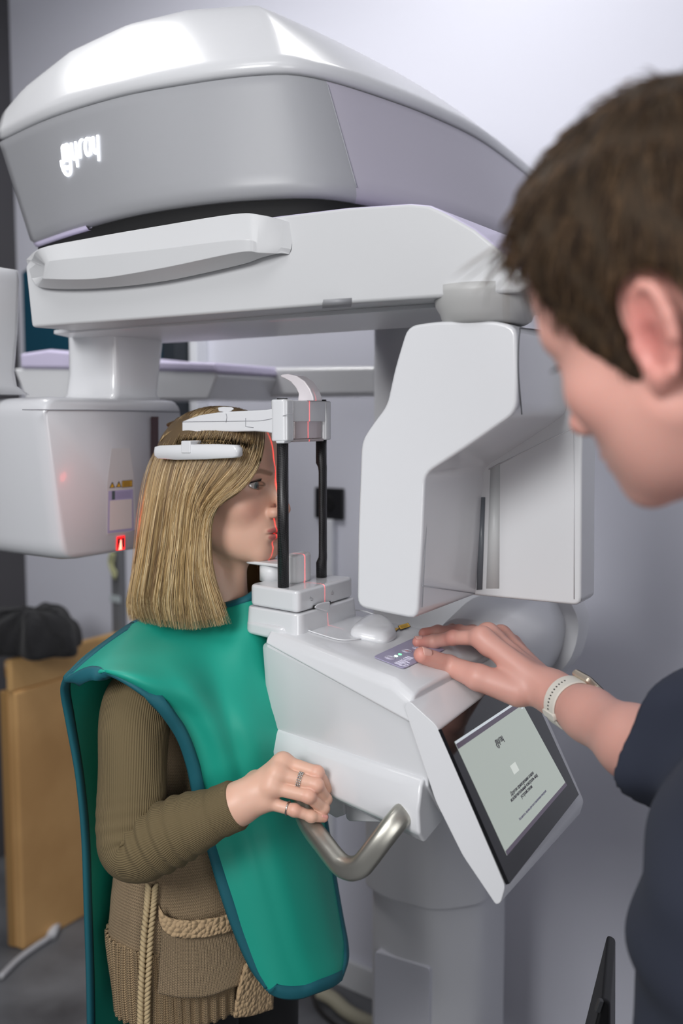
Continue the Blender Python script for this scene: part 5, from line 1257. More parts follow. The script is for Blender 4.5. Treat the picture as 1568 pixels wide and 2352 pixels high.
# --- green lead apron: front and back panels meeting at the shoulders
grn = mat('green_apron_vinyl', '#159a85', 0.55); bump_noise(grn, 500, 0.08, 0.0005, 2)
trimm = mat('teal_apron_trim', '#0f5a66', 0.7); bump_noise(trimm, 900, 0.25, 0.0006, 2)
def net_px(rows): return np.array([[tuple(PY(x, y, Y)) for x, y, Y in r] for r in rows])
front = [
 [(305, 1432, 1.520), (345, 1416, 1.550), (420, 1402, 1.565), (505, 1390, 1.530), (560, 1374, 1.505), (600, 1352, 1.540), (640, 1350, 1.610)],
 [(215, 1500, 1.435), (285, 1475, 1.430), (390, 1452, 1.495), (490, 1440, 1.495), (560, 1432, 1.475), (615, 1420, 1.505), (660, 1420, 1.590)],
 [(152, 1562, 1.385), (245, 1524, 1.350), (370, 1512, 1.385), (480, 1505, 1.430), (560, 1500, 1.440), (625, 1490, 1.480), (675, 1490, 1.575)],
 [(218, 1536, 1.335), (305, 1556, 1.305), (410, 1575, 1.335), (495, 1580, 1.385), (575, 1585, 1.415), (645, 1580, 1.460), (695, 1580, 1.565)],
 [(318, 1584, 1.308), (380, 1620, 1.328), (450, 1650, 1.350), (520, 1660, 1.365), (595, 1665, 1.395), (665, 1670, 1.450), (712, 1670, 1.555)],
 [(395, 1670, 1.335), (430, 1700, 1.345), (480, 1730, 1.360), (540, 1745, 1.370), (610, 1755, 1.395), (685, 1760, 1.450), (728, 1770, 1.550)],
 [(430, 1750, 1.352), (460, 1790, 1.356), (500, 1830, 1.368), (560, 1850, 1.374), (630, 1865, 1.395), (705, 1880, 1.450), (748, 1890, 1.545)],
 [(455, 1860, 1.362), (485, 1900, 1.365), (530, 1940, 1.374), (585, 1960, 1.380), (650, 1975, 1.398), (722, 1990, 1.450), (765, 2000, 1.535)],
 [(490, 1985, 1.370), (522, 2020, 1.372), (565, 2050, 1.378), (615, 2070, 1.385), (675, 2080, 1.400), (742, 2090, 1.448), (782, 2100, 1.520)],
 [(532, 2115, 1.375), (560, 2140, 1.376), (600, 2160, 1.380), (645, 2175, 1.388), (698, 2180, 1.402), (757, 2175, 1.445), (794, 2165, 1.505)],
 [(575, 2215, 1.378), (596, 2228, 1.378), (630, 2240, 1.382), (670, 2245, 1.390), (718, 2240, 1.404), (765, 2225, 1.440), (795, 2205, 1.485)],
 [(612, 2268, 1.380), (628, 2282, 1.380), (655, 2290, 1.384), (690, 2289, 1.392), (728, 2276, 1.406), (764, 2262, 1.436), (780, 2250, 1.465)]]
FR = patch(net_px(front), 60, 110)
# soft folds
for j in range(FR.shape[0]):
    for i in range(FR.shape[1]):
        u, v = i/59, j/109; q = min(1, v*3)*(1 - abs(2*u - 1)**6)
        f = 0.010*math.exp(-((u - 0.36 - 0.10*v)/0.07)**2)*math.exp(-((v - 0.33)/0.16)**2) - 0.008*math.exp(-((u - 0.47 - 0.1*v)/0.06)**2)*math.exp(-((v - 0.42)/0.2)**2)
        f += 0.005*math.sin(9*u + 5*v)*q*0.6 - 0.006*math.exp(-((v - 0.72 + 0.25*u)/0.05)**2)*q
        d = np.array(CAMP) - FR[j, i]; d /= np.linalg.norm(d); FR[j, i] += d*f
AP = uvloft('lead_apron', FR, grn, WO, closed=False); so_ = AP.modifiers.new('solid', 'SOLIDIFY'); so_.thickness = 0.005; so_.offset = 0
back = [
 [(345, 1412, 1.555), (300, 1436, 1.530), (252, 1470, 1.485), (196, 1512, 1.425), (152, 1556, 1.392)],
 [(360, 1450, 1.600), (310, 1470, 1.580), (260, 1500, 1.545), (190, 1545, 1.470), (144, 1590, 1.420)],
 [(375, 1560, 1.640), (330, 1580, 1.625), (280, 1600, 1.590), (212, 1630, 1.510), (156, 1660, 1.440)],
 [(400, 1740, 1.660), (350, 1750, 1.645), (290, 1760, 1.610), (230, 1770, 1.540), (178, 1780, 1.455)],
 [(420, 1900, 1.670), (360, 1905, 1.650), (300, 1910, 1.610), (243, 1915, 1.545), (192, 1920, 1.462)],
 [(425, 2080, 1.680), (360, 2085, 1.650), (300, 2085, 1.610), (246, 2090, 1.545), (198, 2090, 1.465)],
 [(420, 2250, 1.680), (355, 2250, 1.650), (300, 2250, 1.610), (250, 2250, 1.545), (203, 2250, 1.468)],
 [(415, 2440, 1.680), (350, 2440, 1.650), (300, 2440, 1.610), (252, 2440, 1.545), (206, 2440, 1.470)]]
BK = patch(net_px(back), 40, 70); bo = uvloft('apron_back_panel', BK, grn, WO, closed=False); so_ = bo.modifiers.new('solid', 'SOLIDIFY'); so_.thickness = 0.005; so_.offset = 0
def trim(P, w=0.0072, t=0.0042, par=None):
    P = np.array(P); P = cat_rom(P[::max(1, len(P)//40)], 160)
    Pf, T, U, Bn = frames(P); V, F = tube_vf(P, w, 10, True, sq=(0.62, 0.62, 0.8)); return obj('edge_trim', V, F, trimm, par)
def edge_band(G, idx, par, w=0.017, lift=0.0042):
    """flat folded binding along one edge of a panel: idx gives edge points and the next point inwards"""
    E = np.array([e for e, _ in idx]); I = np.array([i_ for _, i_ in idx]); d = I - E; d /= np.linalg.norm(d, axis=1)[:, None]
    T = np.gradient(E, axis=0); T /= np.linalg.norm(T, axis=1)[:, None]; nn = np.cross(T, d); nn /= np.linalg.norm(nn, axis=1)[:, None]; d = np.cross(nn, T)
    rings = []
    for k in range(len(E)):
        e, i_, n_ = E[k], d[k], nn[k]; rings.append([e + i_*w + n_*lift, e + i_*w*0.5 + n_*(lift + 0.0006), e + n_*lift, e - i_*0.004, e - n_*lift, e + i_*w*0.5 - n_*(lift + 0.0006), e + i_*w - n_*lift])
    V, F = loft(rings); return obj('edge_trim', V, F, trimm, par)
def ed(G, side):
    if side == 'l': return [(G[j, 0], G[j, 3]) for j in range(G.shape[0])]
    if side == 'r': return [(G[j, -1], G[j, -4]) for j in range(G.shape[0])]
    if side == 'b': return [(G[-1, i], G[-4, i]) for i in range(G.shape[1])]
    if side == 't': return [(G[0, i], G[3, i]) for i in range(G.shape[1])]
edge_band(FR, ed(FR, 'l'), AP, 0.0155); edge_band(FR, ed(FR, 'r'), AP); edge_band(FR, ed(FR, 'b'), AP); edge_band(FR, ed(FR, 't')[26:], AP, 0.010)
edge_band(FR, ed(FR, 't')[:24], AP, 0.006)
edge_band(BK, ed(BK, 'r'), bo, 0.014); edge_band(BK, ed(BK, 't'), bo, 0.008)

# --- blonde bob: guides around the head, then strands between them
guides = [
 [(606, 985, 0.000), (604, 1025, -0.034), (590, 1075, -0.054), (556, 1122, -0.076), (500, 1160, -0.092), (478, 1215, -0.097), (480, 1300, -0.099), (500, 1370, -0.100), (520, 1432, -0.100)],
 [(575, 968, 0.000), (570, 1010, -0.062), (550, 1065, -0.080), (505, 1118, -0.094), (470, 1165, -0.100), (458, 1230, -0.103), (455, 1310, -0.105), (468, 1380, -0.107), (485, 1440, -0.108)],
 [(520, 955, 0.000), (505, 1000, -0.074), (480, 1060, -0.090), (450, 1120, -0.101), (436, 1180, -0.106), (430, 1250, -0.108), (425, 1320, -0.110), (425, 1385, -0.111), (432, 1446, -0.112)],
 [(470, 955, 0.000), (448, 1000, -0.073), (424, 1060, -0.090), (408, 1120, -0.101), (398, 1180, -0.106), (390, 1250, -0.109), (380, 1320, -0.111), (374, 1385, -0.112), (384, 1440, -0.112)],
 [(430, 962, 0.000), (404, 1005, -0.064), (380, 1060, -0.080), (366, 1120, -0.090), (356, 1180, -0.095), (345, 1250, -0.098), (334, 1320, -0.101), (325, 1385, -0.103), (338, 1432, -0.103)],
 [(405, 975, 0.005), (375, 1015, -0.036), (352, 1065, -0.050), (340, 1120, -0.058), (331, 1180, -0.062), (322, 1250, -0.066), (312, 1320, -0.069), (302, 1380, -0.071), (306, 1425, -0.071)],
 [(400, 980, 0.010), (378, 1015, 0.000), (358, 1065, -0.008), (346, 1120, -0.012), (338, 1180, -0.015), (330, 1250, -0.017), (322, 1320, -0.019), (314, 1375, -0.020), (318, 1415, -0.020)],
 [(410, 985, 0.018), (395, 1015, 0.030), (384, 1065, 0.034), (376, 1120, 0.036), (370, 1180, 0.036), (364, 1250, 0.036), (358, 1320, 0.036), (354, 1370, 0.036), (356, 1405, 0.036)]]
GN_ = [np.array([tuple(PS(x, y, s_ + hsid)) for x, y, s_ in g]) for g in guides]
def far_side(g, k=0.86, dt=-0.012):
    S_ = np.array(Sv); d = (g - np.array(ORG)) @ S_ - hsid; return g - np.outer(d*(1 + k), S_) + np.array(Fv)*dt
far_g = [far_side(GN_[i]) for i in (5, 4, 3, 2)]
fb = far_side(GN_[1], 0.84, -0.022)
allg = GN_ + far_g + [fb]
NG = len(allg); GA = np.array([cat_rom(g, 28) for g in allg])            # (guides, 28, 3)
def hair_at(u, v):   # u 0..1 over guides, v index array
    x = u*(NG - 1); i = min(int(x), NG - 2); f = x - i
    g = lambda k: GA[min(max(k, 0), NG - 1)]
    a, b, c, d = g(i-1), g(i), g(i+1), g(i+2); return 0.5*((2*b) + (c - a)*f + (2*a - 5*b + 4*c - d)*f*f + (3*b - 3*c + d - a)*f**3)
hc = np.array(W(HT - 0.01, hsid, HZ - 0.02))
# the solid mass inside
base_ = np.array([hair_at(u, None) for u in np.linspace(0, 1, 90)])
ax = np.array(W(HT - 0.01, hsid, 0))
inn = base_.copy(); cxy = ax[:2]; dxy = inn[:, :, :2] - cxy; inn[:, :, :2] = cxy + dxy*0.955; inn[:, :, 2] -= 0.004; inn[:, -4:, 2] += np.array([0.002, 0.008, 0.018, 0.030])
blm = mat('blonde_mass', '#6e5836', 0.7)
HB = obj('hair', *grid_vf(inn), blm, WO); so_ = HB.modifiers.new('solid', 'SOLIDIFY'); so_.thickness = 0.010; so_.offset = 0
# scalp cap
def cap(P):
    q = toH(P); d = ell(q, (0, -0.014, 0.036), (0.0742, 0.0965, 0.0750))*HS
    g = np.maximum(0.062 - q[:, 2] - 0.0*q[:, 1], (q[:, 1] - 0.068))
    front = np.maximum(q[:, 1] - (0.045 + 0.0*q[:, 2]), -(q[:, 2] - 0.085)*0.6)
    return smax(d, np.minimum(smax(0.03 - q[:, 2], q[:, 1] - 0.05, 0.01), smax(0.070 - q[:, 2], q[:, 1] - 0.085, 0.01)), 0.006)
c = np.array(W(HT, hsid, HZ)); Vc, Qc = sdf_mesh(cap, c - 0.14, c + 0.15, 0.003)
mesh_np('scalp_hair', Vc, Qc, attr_color(mat('root_hair', '#5b4a34', 0.6)), HB, col=np.tile(lc('#5f4d35'), (len(Vc), 1)))
rs = np.random.RandomState(11); NS = 7000
us = np.clip(rs.rand(NS)*1.0, 0, 1); us = np.where(rs.rand(NS) < 0.72, us*0.62, us)
paths, cols, rad = [], [], []
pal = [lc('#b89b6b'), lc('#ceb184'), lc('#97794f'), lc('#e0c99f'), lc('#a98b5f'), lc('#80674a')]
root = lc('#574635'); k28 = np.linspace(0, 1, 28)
lock = rs.rand(400)
for i in range(NS):
    u = us[i]; p = hair_at(u, None).copy()
    dx = p[:, :2] - cxy; ln = np.linalg.norm(dx, axis=1)[:, None]; on = dx/ln
    layer = (rs.rand()**1.6)*-0.010 + 0.003; lk = lock[int(u*300)]
    wav = 0.0022*np.sin(k28*5 + 30*lk)*k28 + 0.0025*(lk - 0.5)*2*k28
    p[:, :2] += on*(layer*np.minimum(1, 0.3 + k28*1.5) + wav)[:, None]
    tang = np.stack([-on[:, 1], on[:, 0]], 1); p[:, :2] += tang*((rs.rand() - 0.5)*0.010*k28 + 0.003*np.sin(k28*6 + 50*rs.rand())*k28)[:, None]
    cut = 1.0 - 0.10*rs.rand()**1.5 - 0.06*(rs.rand()**3); q = cat_rom(p[:max(4, int(round(28*cut)))], 16)
    q[:, 2] += 0.002*(rs.rand() - 0.5)
    b = pal[rs.randint(6)]*(0.62*lk + 0.38*pal[0].mean()/pal[0].mean())*(0.8 + 0.35*rs.rand()); b = pal[rs.randint(6)]*(0.58 + 0.62*lk)*(0.85 + 0.3*rs.rand())
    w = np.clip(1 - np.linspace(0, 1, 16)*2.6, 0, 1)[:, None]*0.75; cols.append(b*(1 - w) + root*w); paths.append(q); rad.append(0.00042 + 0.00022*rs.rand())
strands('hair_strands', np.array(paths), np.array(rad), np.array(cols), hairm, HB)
# parted top hair running over the crown to both sides
paths, cols, rad = [], [], []
for i in range(2600):
    y0 = -0.090 + 0.135*rs.rand(); side = 1 if rs.rand() < 0.6 else -1
    x0 = -0.012 + 0.004*rs.randn()
    P = []
    for v in np.linspace(0, 1, 12):
        a = v*(0.80 if side > 0 else 1.45); x = x0*(1 - v) + side*math.sin(a)*0.074; z = 0.036 + math.cos(a)*0.0775*math.sqrt(max(0.05, 1 - ((y0 - 0.02*v + 0.014)/0.108)**2)); y = y0*(1 - 0.15*v) - 0.03*v*(y0 > 0)
        P.append((x, y, z + 0.001*rs.rand()))
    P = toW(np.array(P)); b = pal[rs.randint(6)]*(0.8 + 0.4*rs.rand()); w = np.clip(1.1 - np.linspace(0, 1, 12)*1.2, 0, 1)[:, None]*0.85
    paths.append(P); cols.append(b*(1 - w) + root*w); rad.append(0.0005 + 0.0002*rs.rand())
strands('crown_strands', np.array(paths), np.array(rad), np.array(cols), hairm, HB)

# a few loose hairs
paths, cols, rad = [], [], []
for i in range(150):
    p = hair_at(rs.rand()*0.62, None).copy(); dx = p[:, :2] - cxy; on = dx/np.linalg.norm(dx, axis=1)[:, None]
    a, b = rs.rand()*6.3, 2 + 4*rs.rand(); p[:, :2] += on*((0.004 + 0.010*rs.rand())*np.sin(np.pi*np.clip(k28*1.1, 0, 1))**0.7)[:, None]
    tang = np.stack([-on[:, 1], on[:, 0]], 1); p[:, :2] += tang*(0.010*(rs.rand() - 0.5)*np.sin(k28*b + a) + 0.03*(rs.rand() - 0.5)*k28)[:, None]
    s0_ = int(rs.rand()*10); q = cat_rom(p[s0_:s0_ + 12 + int(rs.rand()*6)], 16); paths.append(q); cols.append(np.tile(pal[rs.randint(6)]*1.05, (16, 1))); rad.append(0.00022)
strands('loose_hairs', np.array(paths), np.array(rad), np.array(cols), hairm, HB)
# ------------------------------------------------------------------ the operator
MN = empty('person', (0.48, 0.86, 0.0), 'man with short brown hair in dark navy top, hand on the machine\'s key panel', 'person')
YAW, PIT, ROLL = math.radians(50), math.radians(25), math.radians(8)
h_ = Vector((-math.cos(YAW), math.sin(YAW), 0))
fw = (h_*math.cos(PIT) - Vector((0, 0, 1))*math.sin(PIT)).normalized(); up = (h_*math.sin(PIT) + Vector((0, 0, 1))*math.cos(PIT)).normalized()
rt = fw.cross(up)
rt, up = rt*math.cos(ROLL) + up*math.sin(ROLL), up*math.cos(ROLL) - rt*math.sin(ROLL)
MS_ = 1.02
MC = PY(1562, 715, 0.70)
HMm = Matrix.Translation(MC) @ Matrix(((rt.x, fw.x, up.x, 0), (rt.y, fw.y, up.y, 0), (rt.z, fw.z, up.z, 0), (0, 0, 0, 1))) @ Matrix.Scale(MS_, 4)
Mi, Mn = np.array(HMm.inverted()), np.array(HMm)
def mW(P): return np.asarray(P) @ Mn[:3, :3].T + Mn[:3, 3]
def mH(P): return np.asarray(P) @ Mi[:3, :3].T + Mi[:3, 3]
mf = head_field(True)
shc = Vector((0.56, 0.78, 1.36))
def man_head(P):
    d = mf(mH(P))*MS_; a = mW([(0, -0.040, -0.06)])[0]; b = np.array((0.44, 0.80, 1.385))
    return smin(d, cone(P, a, b, 0.058, 0.066), 0.03)
c = np.array(MC); Vh, Qh = sdf_mesh(man_head, c - np.array([0.19, 0.19, 0.26]), c + np.array([0.24, 0.19, 0.16]), 0.0022)
Ch = head_color(mH(Vh), SKM, lc('#b46a64'), lc('#d07f77'), lc('#3b2d22'), 0.75)
# right arm: hand resting on the key panel
wrm = PY(1272, 1592, 1.285)
mk = [PY(1106, 1465, 1.345), PY(1120, 1456, 1.385), PY(1150, 1460, 1.420), PY(1175, 1480, 1.450)]
tipi = on_top(958, 1486) + NT*0.0075; tipm = on_top(972, 1466) + NT*0.0075; tipr = on_top(1012, 1462) + NT*0.008; tipp = on_top(1062, 1470) + NT*0.008
fm = [[PY(1040, 1465, 1.375), PY(996, 1474, 1.398), tipi], [PY(1054, 1452, 1.425), PY(1005, 1452, 1.445), tipm],
      [PY(1085, 1452, 1.462), PY(1040, 1448, 1.482), tipr], [PY(1120, 1466, 1.485), PY(1085, 1464, 1.500), tipp]]
frm = [[0.0112, 0.0100, 0.0094, 0.0080], [0.0112, 0.0100, 0.0094, 0.0080], [0.0108, 0.0097, 0.0090, 0.0078], [0.0095, 0.0085, 0.0080, 0.0070]]
tt = on_top(966, 1522) + NT*0.0108
tth = [PY(1190, 1588, 1.295), PY(1098, 1556, 1.312), PY(1030, 1528, 1.345), tt]
elm = PY(1530, 1752, 1.06)
nbm = Vector((0.10, -0.35, 0.93)).normalized()
M_hand = hand_field(wrm, mk, fm, frm, [0.0150, 0.0146, 0.0140, 0.0130], tth, [0.021, 0.0175, 0.0135, 0.0112], [wrm, Vector(wrm).lerp(elm, 0.35), Vector(wrm).lerp(elm, 0.75), elm], [0.0275, 0.0310, 0.040, 0.043], nbm)
pts = np.array([tuple(p) for p in mk + [q for f in fm for q in f] + tth + [wrm, elm]]); Vm, Qm = sdf_mesh(M_hand, pts.min(0) - 0.05, pts.max(0) + 0.05, 0.0014)
Cm = hand_color(Vm, mk + [f[0] for f in fm] + [f[2] for f in fm] + [tt, tth[1]], SKM, lc('#cf7f74'), 0.013, 0.6)
# trunk, other arm and legs in one body
TX, TY = 0.455, 0.86
SHR, SHL = (TX + 0.03, TY + 0.20, 1.32), (TX - 0.02, TY - 0.20, 1.34)
def man_trunk(P):
    d = ell(P, (TX, TY, 1.16), (0.14, 0.17, 0.25)); d = smin(d, ell(P, (TX + 0.03, TY, 0.92), (0.13, 0.16, 0.16)), 0.08)
    d = smin(d, chain(P, [SHL, (TX, TY, 1.36), SHR], [0.05, 0.055, 0.05], 0.04), 0.06)
    d = smin(d, chain(P, [SHR, tuple(elm)], [0.050, 0.040], 0.03), 0.04)
    d = smin(d, chain(P, [SHL, (TX + 0.10, TY - 0.25, 1.06), (TX + 0.02, TY - 0.22, 0.84)], [0.048, 0.038, 0.028], 0.03), 0.04)
    for q in (-0.10, 0.10): d = smin(d, chain(P, [(TX + 0.03, TY + q, 0.88), (TX + 0.02, TY + q, 0.48), (TX + 0.05, TY + q, 0.09)], [0.088, 0.06, 0.04], 0.03), 0.05)
    return d
Vt, Qt = sdf_mesh(man_trunk, (TX - 0.35, TY - 0.4, 0.03), (TX + 0.35, TY + 0.42, 1.5), 0.009)
V, Q, C = joinq([(Vh, Qh, Ch), (Vm, Qm, Cm), (Vt, Qt, SKM)]); mesh_np('body', V, Q, skin_m, MN, col=C)
for sx in (1, -1):
    eyeball('eye', (sx*0.031, 0.0685, 0.0), 0.0123, (0, 1, -0.25), HMm, lc('#5f6f78'), eyem, MN, 0)
    ps = []
    for u in np.linspace(0.05, 0.95, 26):
        x = 0.0308*sx + 0.0132*math.cos(math.pi*u)*sx; z = 0.0006 + 0.0040*math.sin(math.pi*u); y = 0.0685 + math.sqrt(max(1e-6, 0.0139**2 - (x - sx*0.031)**2 - z*z))
        ps.append(mW([(x + sx*0.002*k*math.cos(math.pi*u), y + 0.008*k, z + 0.001*k - 0.002*k) for k in np.linspace(0, 1, 5)]))
    strands('eyelashes', np.array(ps), np.full(len(ps), 0.00035), np.tile(lc('#1d1612'), (len(ps), 5, 1)), hair_dark, MN)
nlm = mat('nail_pale', '#d9a79b', 0.28, coat=0.4)
nail('fingernail', tt, tth[2], 0.0120, (Vector((-0.1, -0.62, 0.78))).normalized(), nlm, MN, 0.017)
nail('fingernail', tipi, fm[0][1], 0.0087, NT, nlm, MN, 0.011)
# --- hair: a close cap with strands
def hairline(q):   # negative inside the hair
    y, z, x = q[:, 1], q[:, 2], np.abs(q[:, 0])
    top_ = np.maximum(0.096 - z, y - 0.080)                       # crown
    side = np.maximum(-0.016 - z, y - (0.040 + 0.20*(z - 0.01)))
    burn = np.maximum(np.maximum(-0.046 - z, y - 0.042), 0.008 - y)
    nape = np.maximum(-0.085 - z, y + 0.024)
    return np.minimum(np.minimum(top_, side), np.minimum(burn, nape))
def man_hair(P):
    q = mH(P); d = ell(q, (0, -0.014, 0.036), (0.085, 0.114, 0.112)); d = smin(d, ell(q, (0, 0.034, 0.060), (0.067, 0.058, 0.066)), 0.03); d = smin(d, ell(q, (0, -0.03, -0.03), (0.071, 0.070, 0.072)), 0.03)
    er = ell(np.stack([np.abs(q[:, 0]), q[:, 1], q[:, 2]], 1), (0.080, -0.018, -0.012), (0.03, 0.026, 0.036))
    n_ = 0.0016*np.sin(q[:, 0]*160 + q[:, 1]*90)*np.sin(q[:, 1]*130 - q[:, 2]*70)
    return smax(smax(d + n_, hairline(q), 0.010), -er, 0.006)*MS_
Vk, Qk = sdf_mesh(man_hair, c - 0.20, c + 0.20, 0.0028)
brown = [lc('#3a2b20'), lc('#4d3a29'), lc('#2c211a'), lc('#624c36')]
qk = mH(Vk); HK = mesh_np('hair', Vk, Qk, attr_color(mat('brown_hair', '#3a2f27', 0.7, spec=0.1)), MN, col=np.tile(lc('#33291f'), (len(Vk), 1)))
rs = np.random.RandomState(5); d0 = man_hair(Vk); e = 0.002
Gk = np.stack([man_hair(Vk + np.eye(3)[k]*e) - man_hair(Vk - np.eye(3)[k]*e) for k in range(3)], 1); Gk /= np.linalg.norm(Gk, axis=1)[:, None] + 1e-9
ok = np.where(ell(qk, (0, -0.012, 0.03), (0.074, 0.096, 0.08)) > 0.004)[0]
paths, cols, rad = [], [], []
crown = np.array([0.0, -0.055, 0.12])
for i in rs.choice(ok, 7000):
    q, g = qk[i], Gk[i]; gl = (Mi[:3, :3] @ g); gl /= np.linalg.norm(gl) + 1e-9
    fl = q - crown; fl += np.array([0.0, 0.03, -0.05])*(1 if q[2] > 0.02 else 1.6) + 0.02*rs.randn(3); fl -= gl*(fl @ gl); fl /= np.linalg.norm(fl) + 1e-9
    ln_ = 0.030 if q[2] > 0.03 else 0.016
    if q[1] > 0.055: ln_ = 0.030 if rs.rand() < 0.85 else 0.062
    P = [q - gl*0.004 + fl*ln_*v*0.9 + gl*(0.006*math.sin(v*2.2) - 0.002*v) - np.array([0, 0, 0.010*v*v])*(q[1] > 0.05) for v in np.linspace(0, 1, 7)]
    paths.append(mW(P)); b = brown[rs.randint(4)]*(0.8 + 0.5*rs.rand()); cols.append(np.tile(b, (7, 1))); rad.append(0.00045)
strands('hair_strands', np.array(paths), np.array(rad), np.array(cols), hair_dark, HK)
# --- navy scrub top
navy = mat('navy_scrub_cloth', '#252a39', 0.9); bump_noise(navy, 600, 0.12, 0.0005, 2)
def top_f(P):
    d = ell(P, (TX, TY, 1.14), (0.180, 0.205, 0.27)); d = smin(d, ell(P, (TX + 0.01, TY, 0.88), (0.195, 0.205, 0.20)), 0.12)
    d = smin(d, chain(P, [SHL, (TX, TY, 1.355), SHR], [0.066, 0.066, 0.066], 0.04), 0.06)
    sl_ = chain(P, [SHR, tuple(Vector(SHR).lerp(elm, 0.7)), tuple(elm + (Vector(wrm) - elm)*0.12)], [0.070, 0.066, 0.060], 0.04)
    d = smin(d, sl_, 0.04)
    d = smin(d, chain(P, [SHL, (TX + 0.06, TY - 0.24, 1.16)], [0.066, 0.066], 0.03), 0.05)
    d = d + 0.006*np.sin(P[:, 2]*34 + P[:, 1]*18)*np.sin(P[:, 0]*15 + P[:, 2]*9) + 0.003*np.sin(P[:, 2]*70 - P[:, 0]*40)
    d = smax(d, -cone(P, (TX - 0.04, TY - 0.02, 1.46), (TX - 0.01, TY, 1.36), 0.085, 0.07), 0.006)
    ax_ = (np.array(wrm) - np.array(elm)); ax_ /= np.linalg.norm(ax_)
    cut = (P - (np.array(elm) + ax_*0.012)) @ ax_
    d = smax(d, np.where(np.linalg.norm(P - np.array(elm), axis=1) < 0.16, cut, -1), 0.004)
    return smax(d, 0.78 - P[:, 2], 0.01)
Vs, Qs = sdf_mesh(top_f, (TX - 0.35, TY - 0.42, 0.70), (TX + 0.40, TY + 0.42, 1.52), 0.006); mesh_np('scrub_top', Vs, Qs, navy, MN)
def trs(P):
    d = None
    for q in (TY - 0.10, TY + 0.10):
        e_ = chain(P, [(TX + 0.03, q, 0.88), (TX + 0.02, q, 0.48), (TX + 0.05, q, 0.06)], [0.115, 0.085, 0.07], 0.03); d = e_ if d is None else smin(d, e_, 0.05)
    return smax(d, 0.03 - P[:, 2], 0.004)
Vp, Qp = sdf_mesh(trs, (TX - 0.3, TY - 0.4, 0.0), (TX + 0.3, TY + 0.4, 1.02), 0.010); mesh_np('trousers', Vp, Qp, mat('dark_navy_trousers', '#252936', 0.85), MN)
for q in (TY - 0.10, TY + 0.10):
    V, F = loft([[Vector((TX + 0.02 + x*k, q + y*k, z)) for x, y in arc2(0, 0, 0.14, 0.05, 0, 345, 23)] for z, k in ((0.001, 0.97), (0.03, 1.0), (0.06, 0.8), (0.085, 0.5))]); obj('shoe', V, F, mat('dark_shoe', '#1a1a1e', 0.5), MN)
# --- smart watch on the right wrist
strapm = mat('stone_strap', '#d6d2c8', 0.55); holem = mat('strap_hole', '#3b3a38', 0.7)
wa, wb_ = Vector(wrm), Vector(elm); ax = (wb_ - wa).normalized(); wc = PP(1312, 1612, wa, (ax.cross(Vector((0, 0, 1)))).normalized()); wc = wa + ax*max(0.0, (wc - wa).dot(ax))
wn = nbm - ax*nbm.dot(ax); wn.normalize(); wsd = ax.cross(wn)
if wsd.dot(CAMP - wc) < 0: wsd = -wsd
wn, wsd = wn*math.cos(0.75) - wsd*math.sin(0.75), wsd*math.cos(0.75) + wn*math.sin(0.75)
WT = Vector((0, 0, 0)); wt = empty('wristwatch', wc); wt.parent = MN; wt.location = wc - MN.location
def surf_r(c_, d_):
    lo_, hi_ = 0.01, 0.08
    for _ in range(30):
        md = (lo_ + hi_)/2
        if M_hand(np.array([tuple(c_ + d_*md)]))[0] < 0: lo_ = md
        else: hi_ = md
    return lo_
rings = []
for k in range(64):
    a = 2*math.pi*k/64; d_ = wn*math.cos(a) + wsd*math.sin(a)
    r0 = max(surf_r(wc - ax*0.009, d_), surf_r(wc + ax*0.009, d_)) + 0.0012; w = 0.0135 - 0.0014*(1 - math.cos(a))*0.5
    q = wc + d_*r0; rings.append([q - ax*w, q + d_*0.0022 - ax*(w - 0.001), q + d_*0.0022 + ax*(w - 0.001), q + ax*w, q + ax*w*0.9 - d_*0.0004, q - ax*w*0.9 - d_*0.0004])
rings.append(rings[0]); V, F = loft(rings, caps=False); ST = obj('strap', V, F, strapm, wt, bevel=0.0006, seg=2)
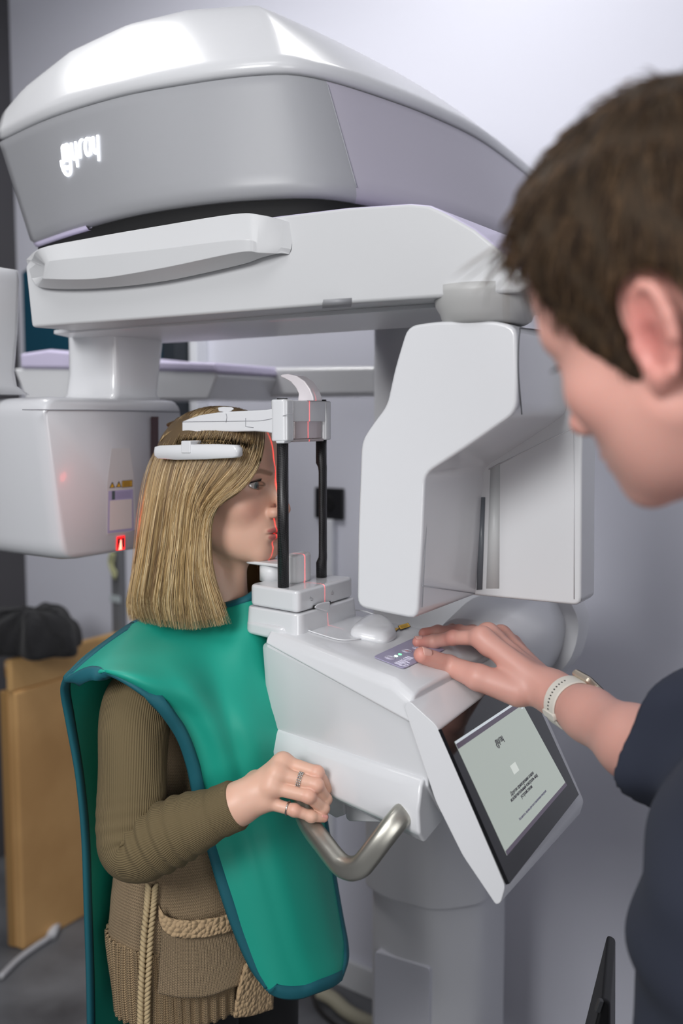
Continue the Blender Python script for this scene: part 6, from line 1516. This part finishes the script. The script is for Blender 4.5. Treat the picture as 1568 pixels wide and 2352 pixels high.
for k in range(11):
    a = math.radians(62 + 7.6*k); d_ = wn*math.cos(a) + wsd*math.sin(a); r0 = max(surf_r(wc - ax*0.009, d_), surf_r(wc + ax*0.009, d_)) + 0.0034; q = wc + d_*r0; tg_ = -wn*math.sin(a) + wsd*math.cos(a)
    P = [q + ax*(0.0018*math.cos(b)) + tg_*(0.0010*math.sin(b)) for b in np.linspace(0, 2*math.pi, 12, endpoint=False)]
    V, F = prism_vf([p - d_*0.001 for p in P], [p + d_*0.0003 for p in P]); obj('strap_hole', V, F, holem, ST, smooth=False)
a = math.radians(152); d_ = wn*math.cos(a) + wsd*math.sin(a); tg_ = -wn*math.sin(a) + wsd*math.cos(a); r0 = surf_r(wc, d_) + 0.004; q = wc + d_*r0
V, F = prism_vf([q + ax*x + tg_*y - d_*0.003 for x, y in rounded_poly([(-0.0135, -0.005), (0.0135, -0.005), (0.0135, 0.005), (-0.0135, 0.005)], 0.003, 3)], [q + ax*x + tg_*y + d_*0.002 for x, y in rounded_poly([(-0.0135, -0.005), (0.0135, -0.005), (0.0135, 0.005), (-0.0135, 0.005)], 0.003, 3)]); obj('strap_keeper', V, F, strapm, wt, bevel=0.001)
q = wc + wn*(surf_r(wc, wn) + 0.001)
cp_ = rounded_poly([(-0.019, -0.018), (0.019, -0.018), (0.019, 0.018), (-0.019, 0.018)], 0.006, 5)
V, F = prism_vf([q + ax*x + wsd*y for x, y in cp_], [q + ax*x + wsd*y + wn*0.009 for x, y in cp_]); CS_ = obj('watch_case', V, F, mat('pale_gold_case', '#cfc4b2', 0.3, metal=0.7), wt, bevel=0.003)
V, F = prism_vf([q + ax*x*0.9 + wsd*y*0.9 + wn*0.0085 for x, y in cp_], [q + ax*x*0.9 + wsd*y*0.9 + wn*0.0098 for x, y in cp_]); obj('watch_glass', V, F, MATS['black_glass'], CS_, bevel=0.001)
V, F = tube_vf([q + ax*0.018 + wn*0.005, q + ax*0.0225 + wn*0.005], [0.003, 0.003], 14); obj('crown_button', V, F, mat('pale_gold_case', '#cfc4b2'), CS_)
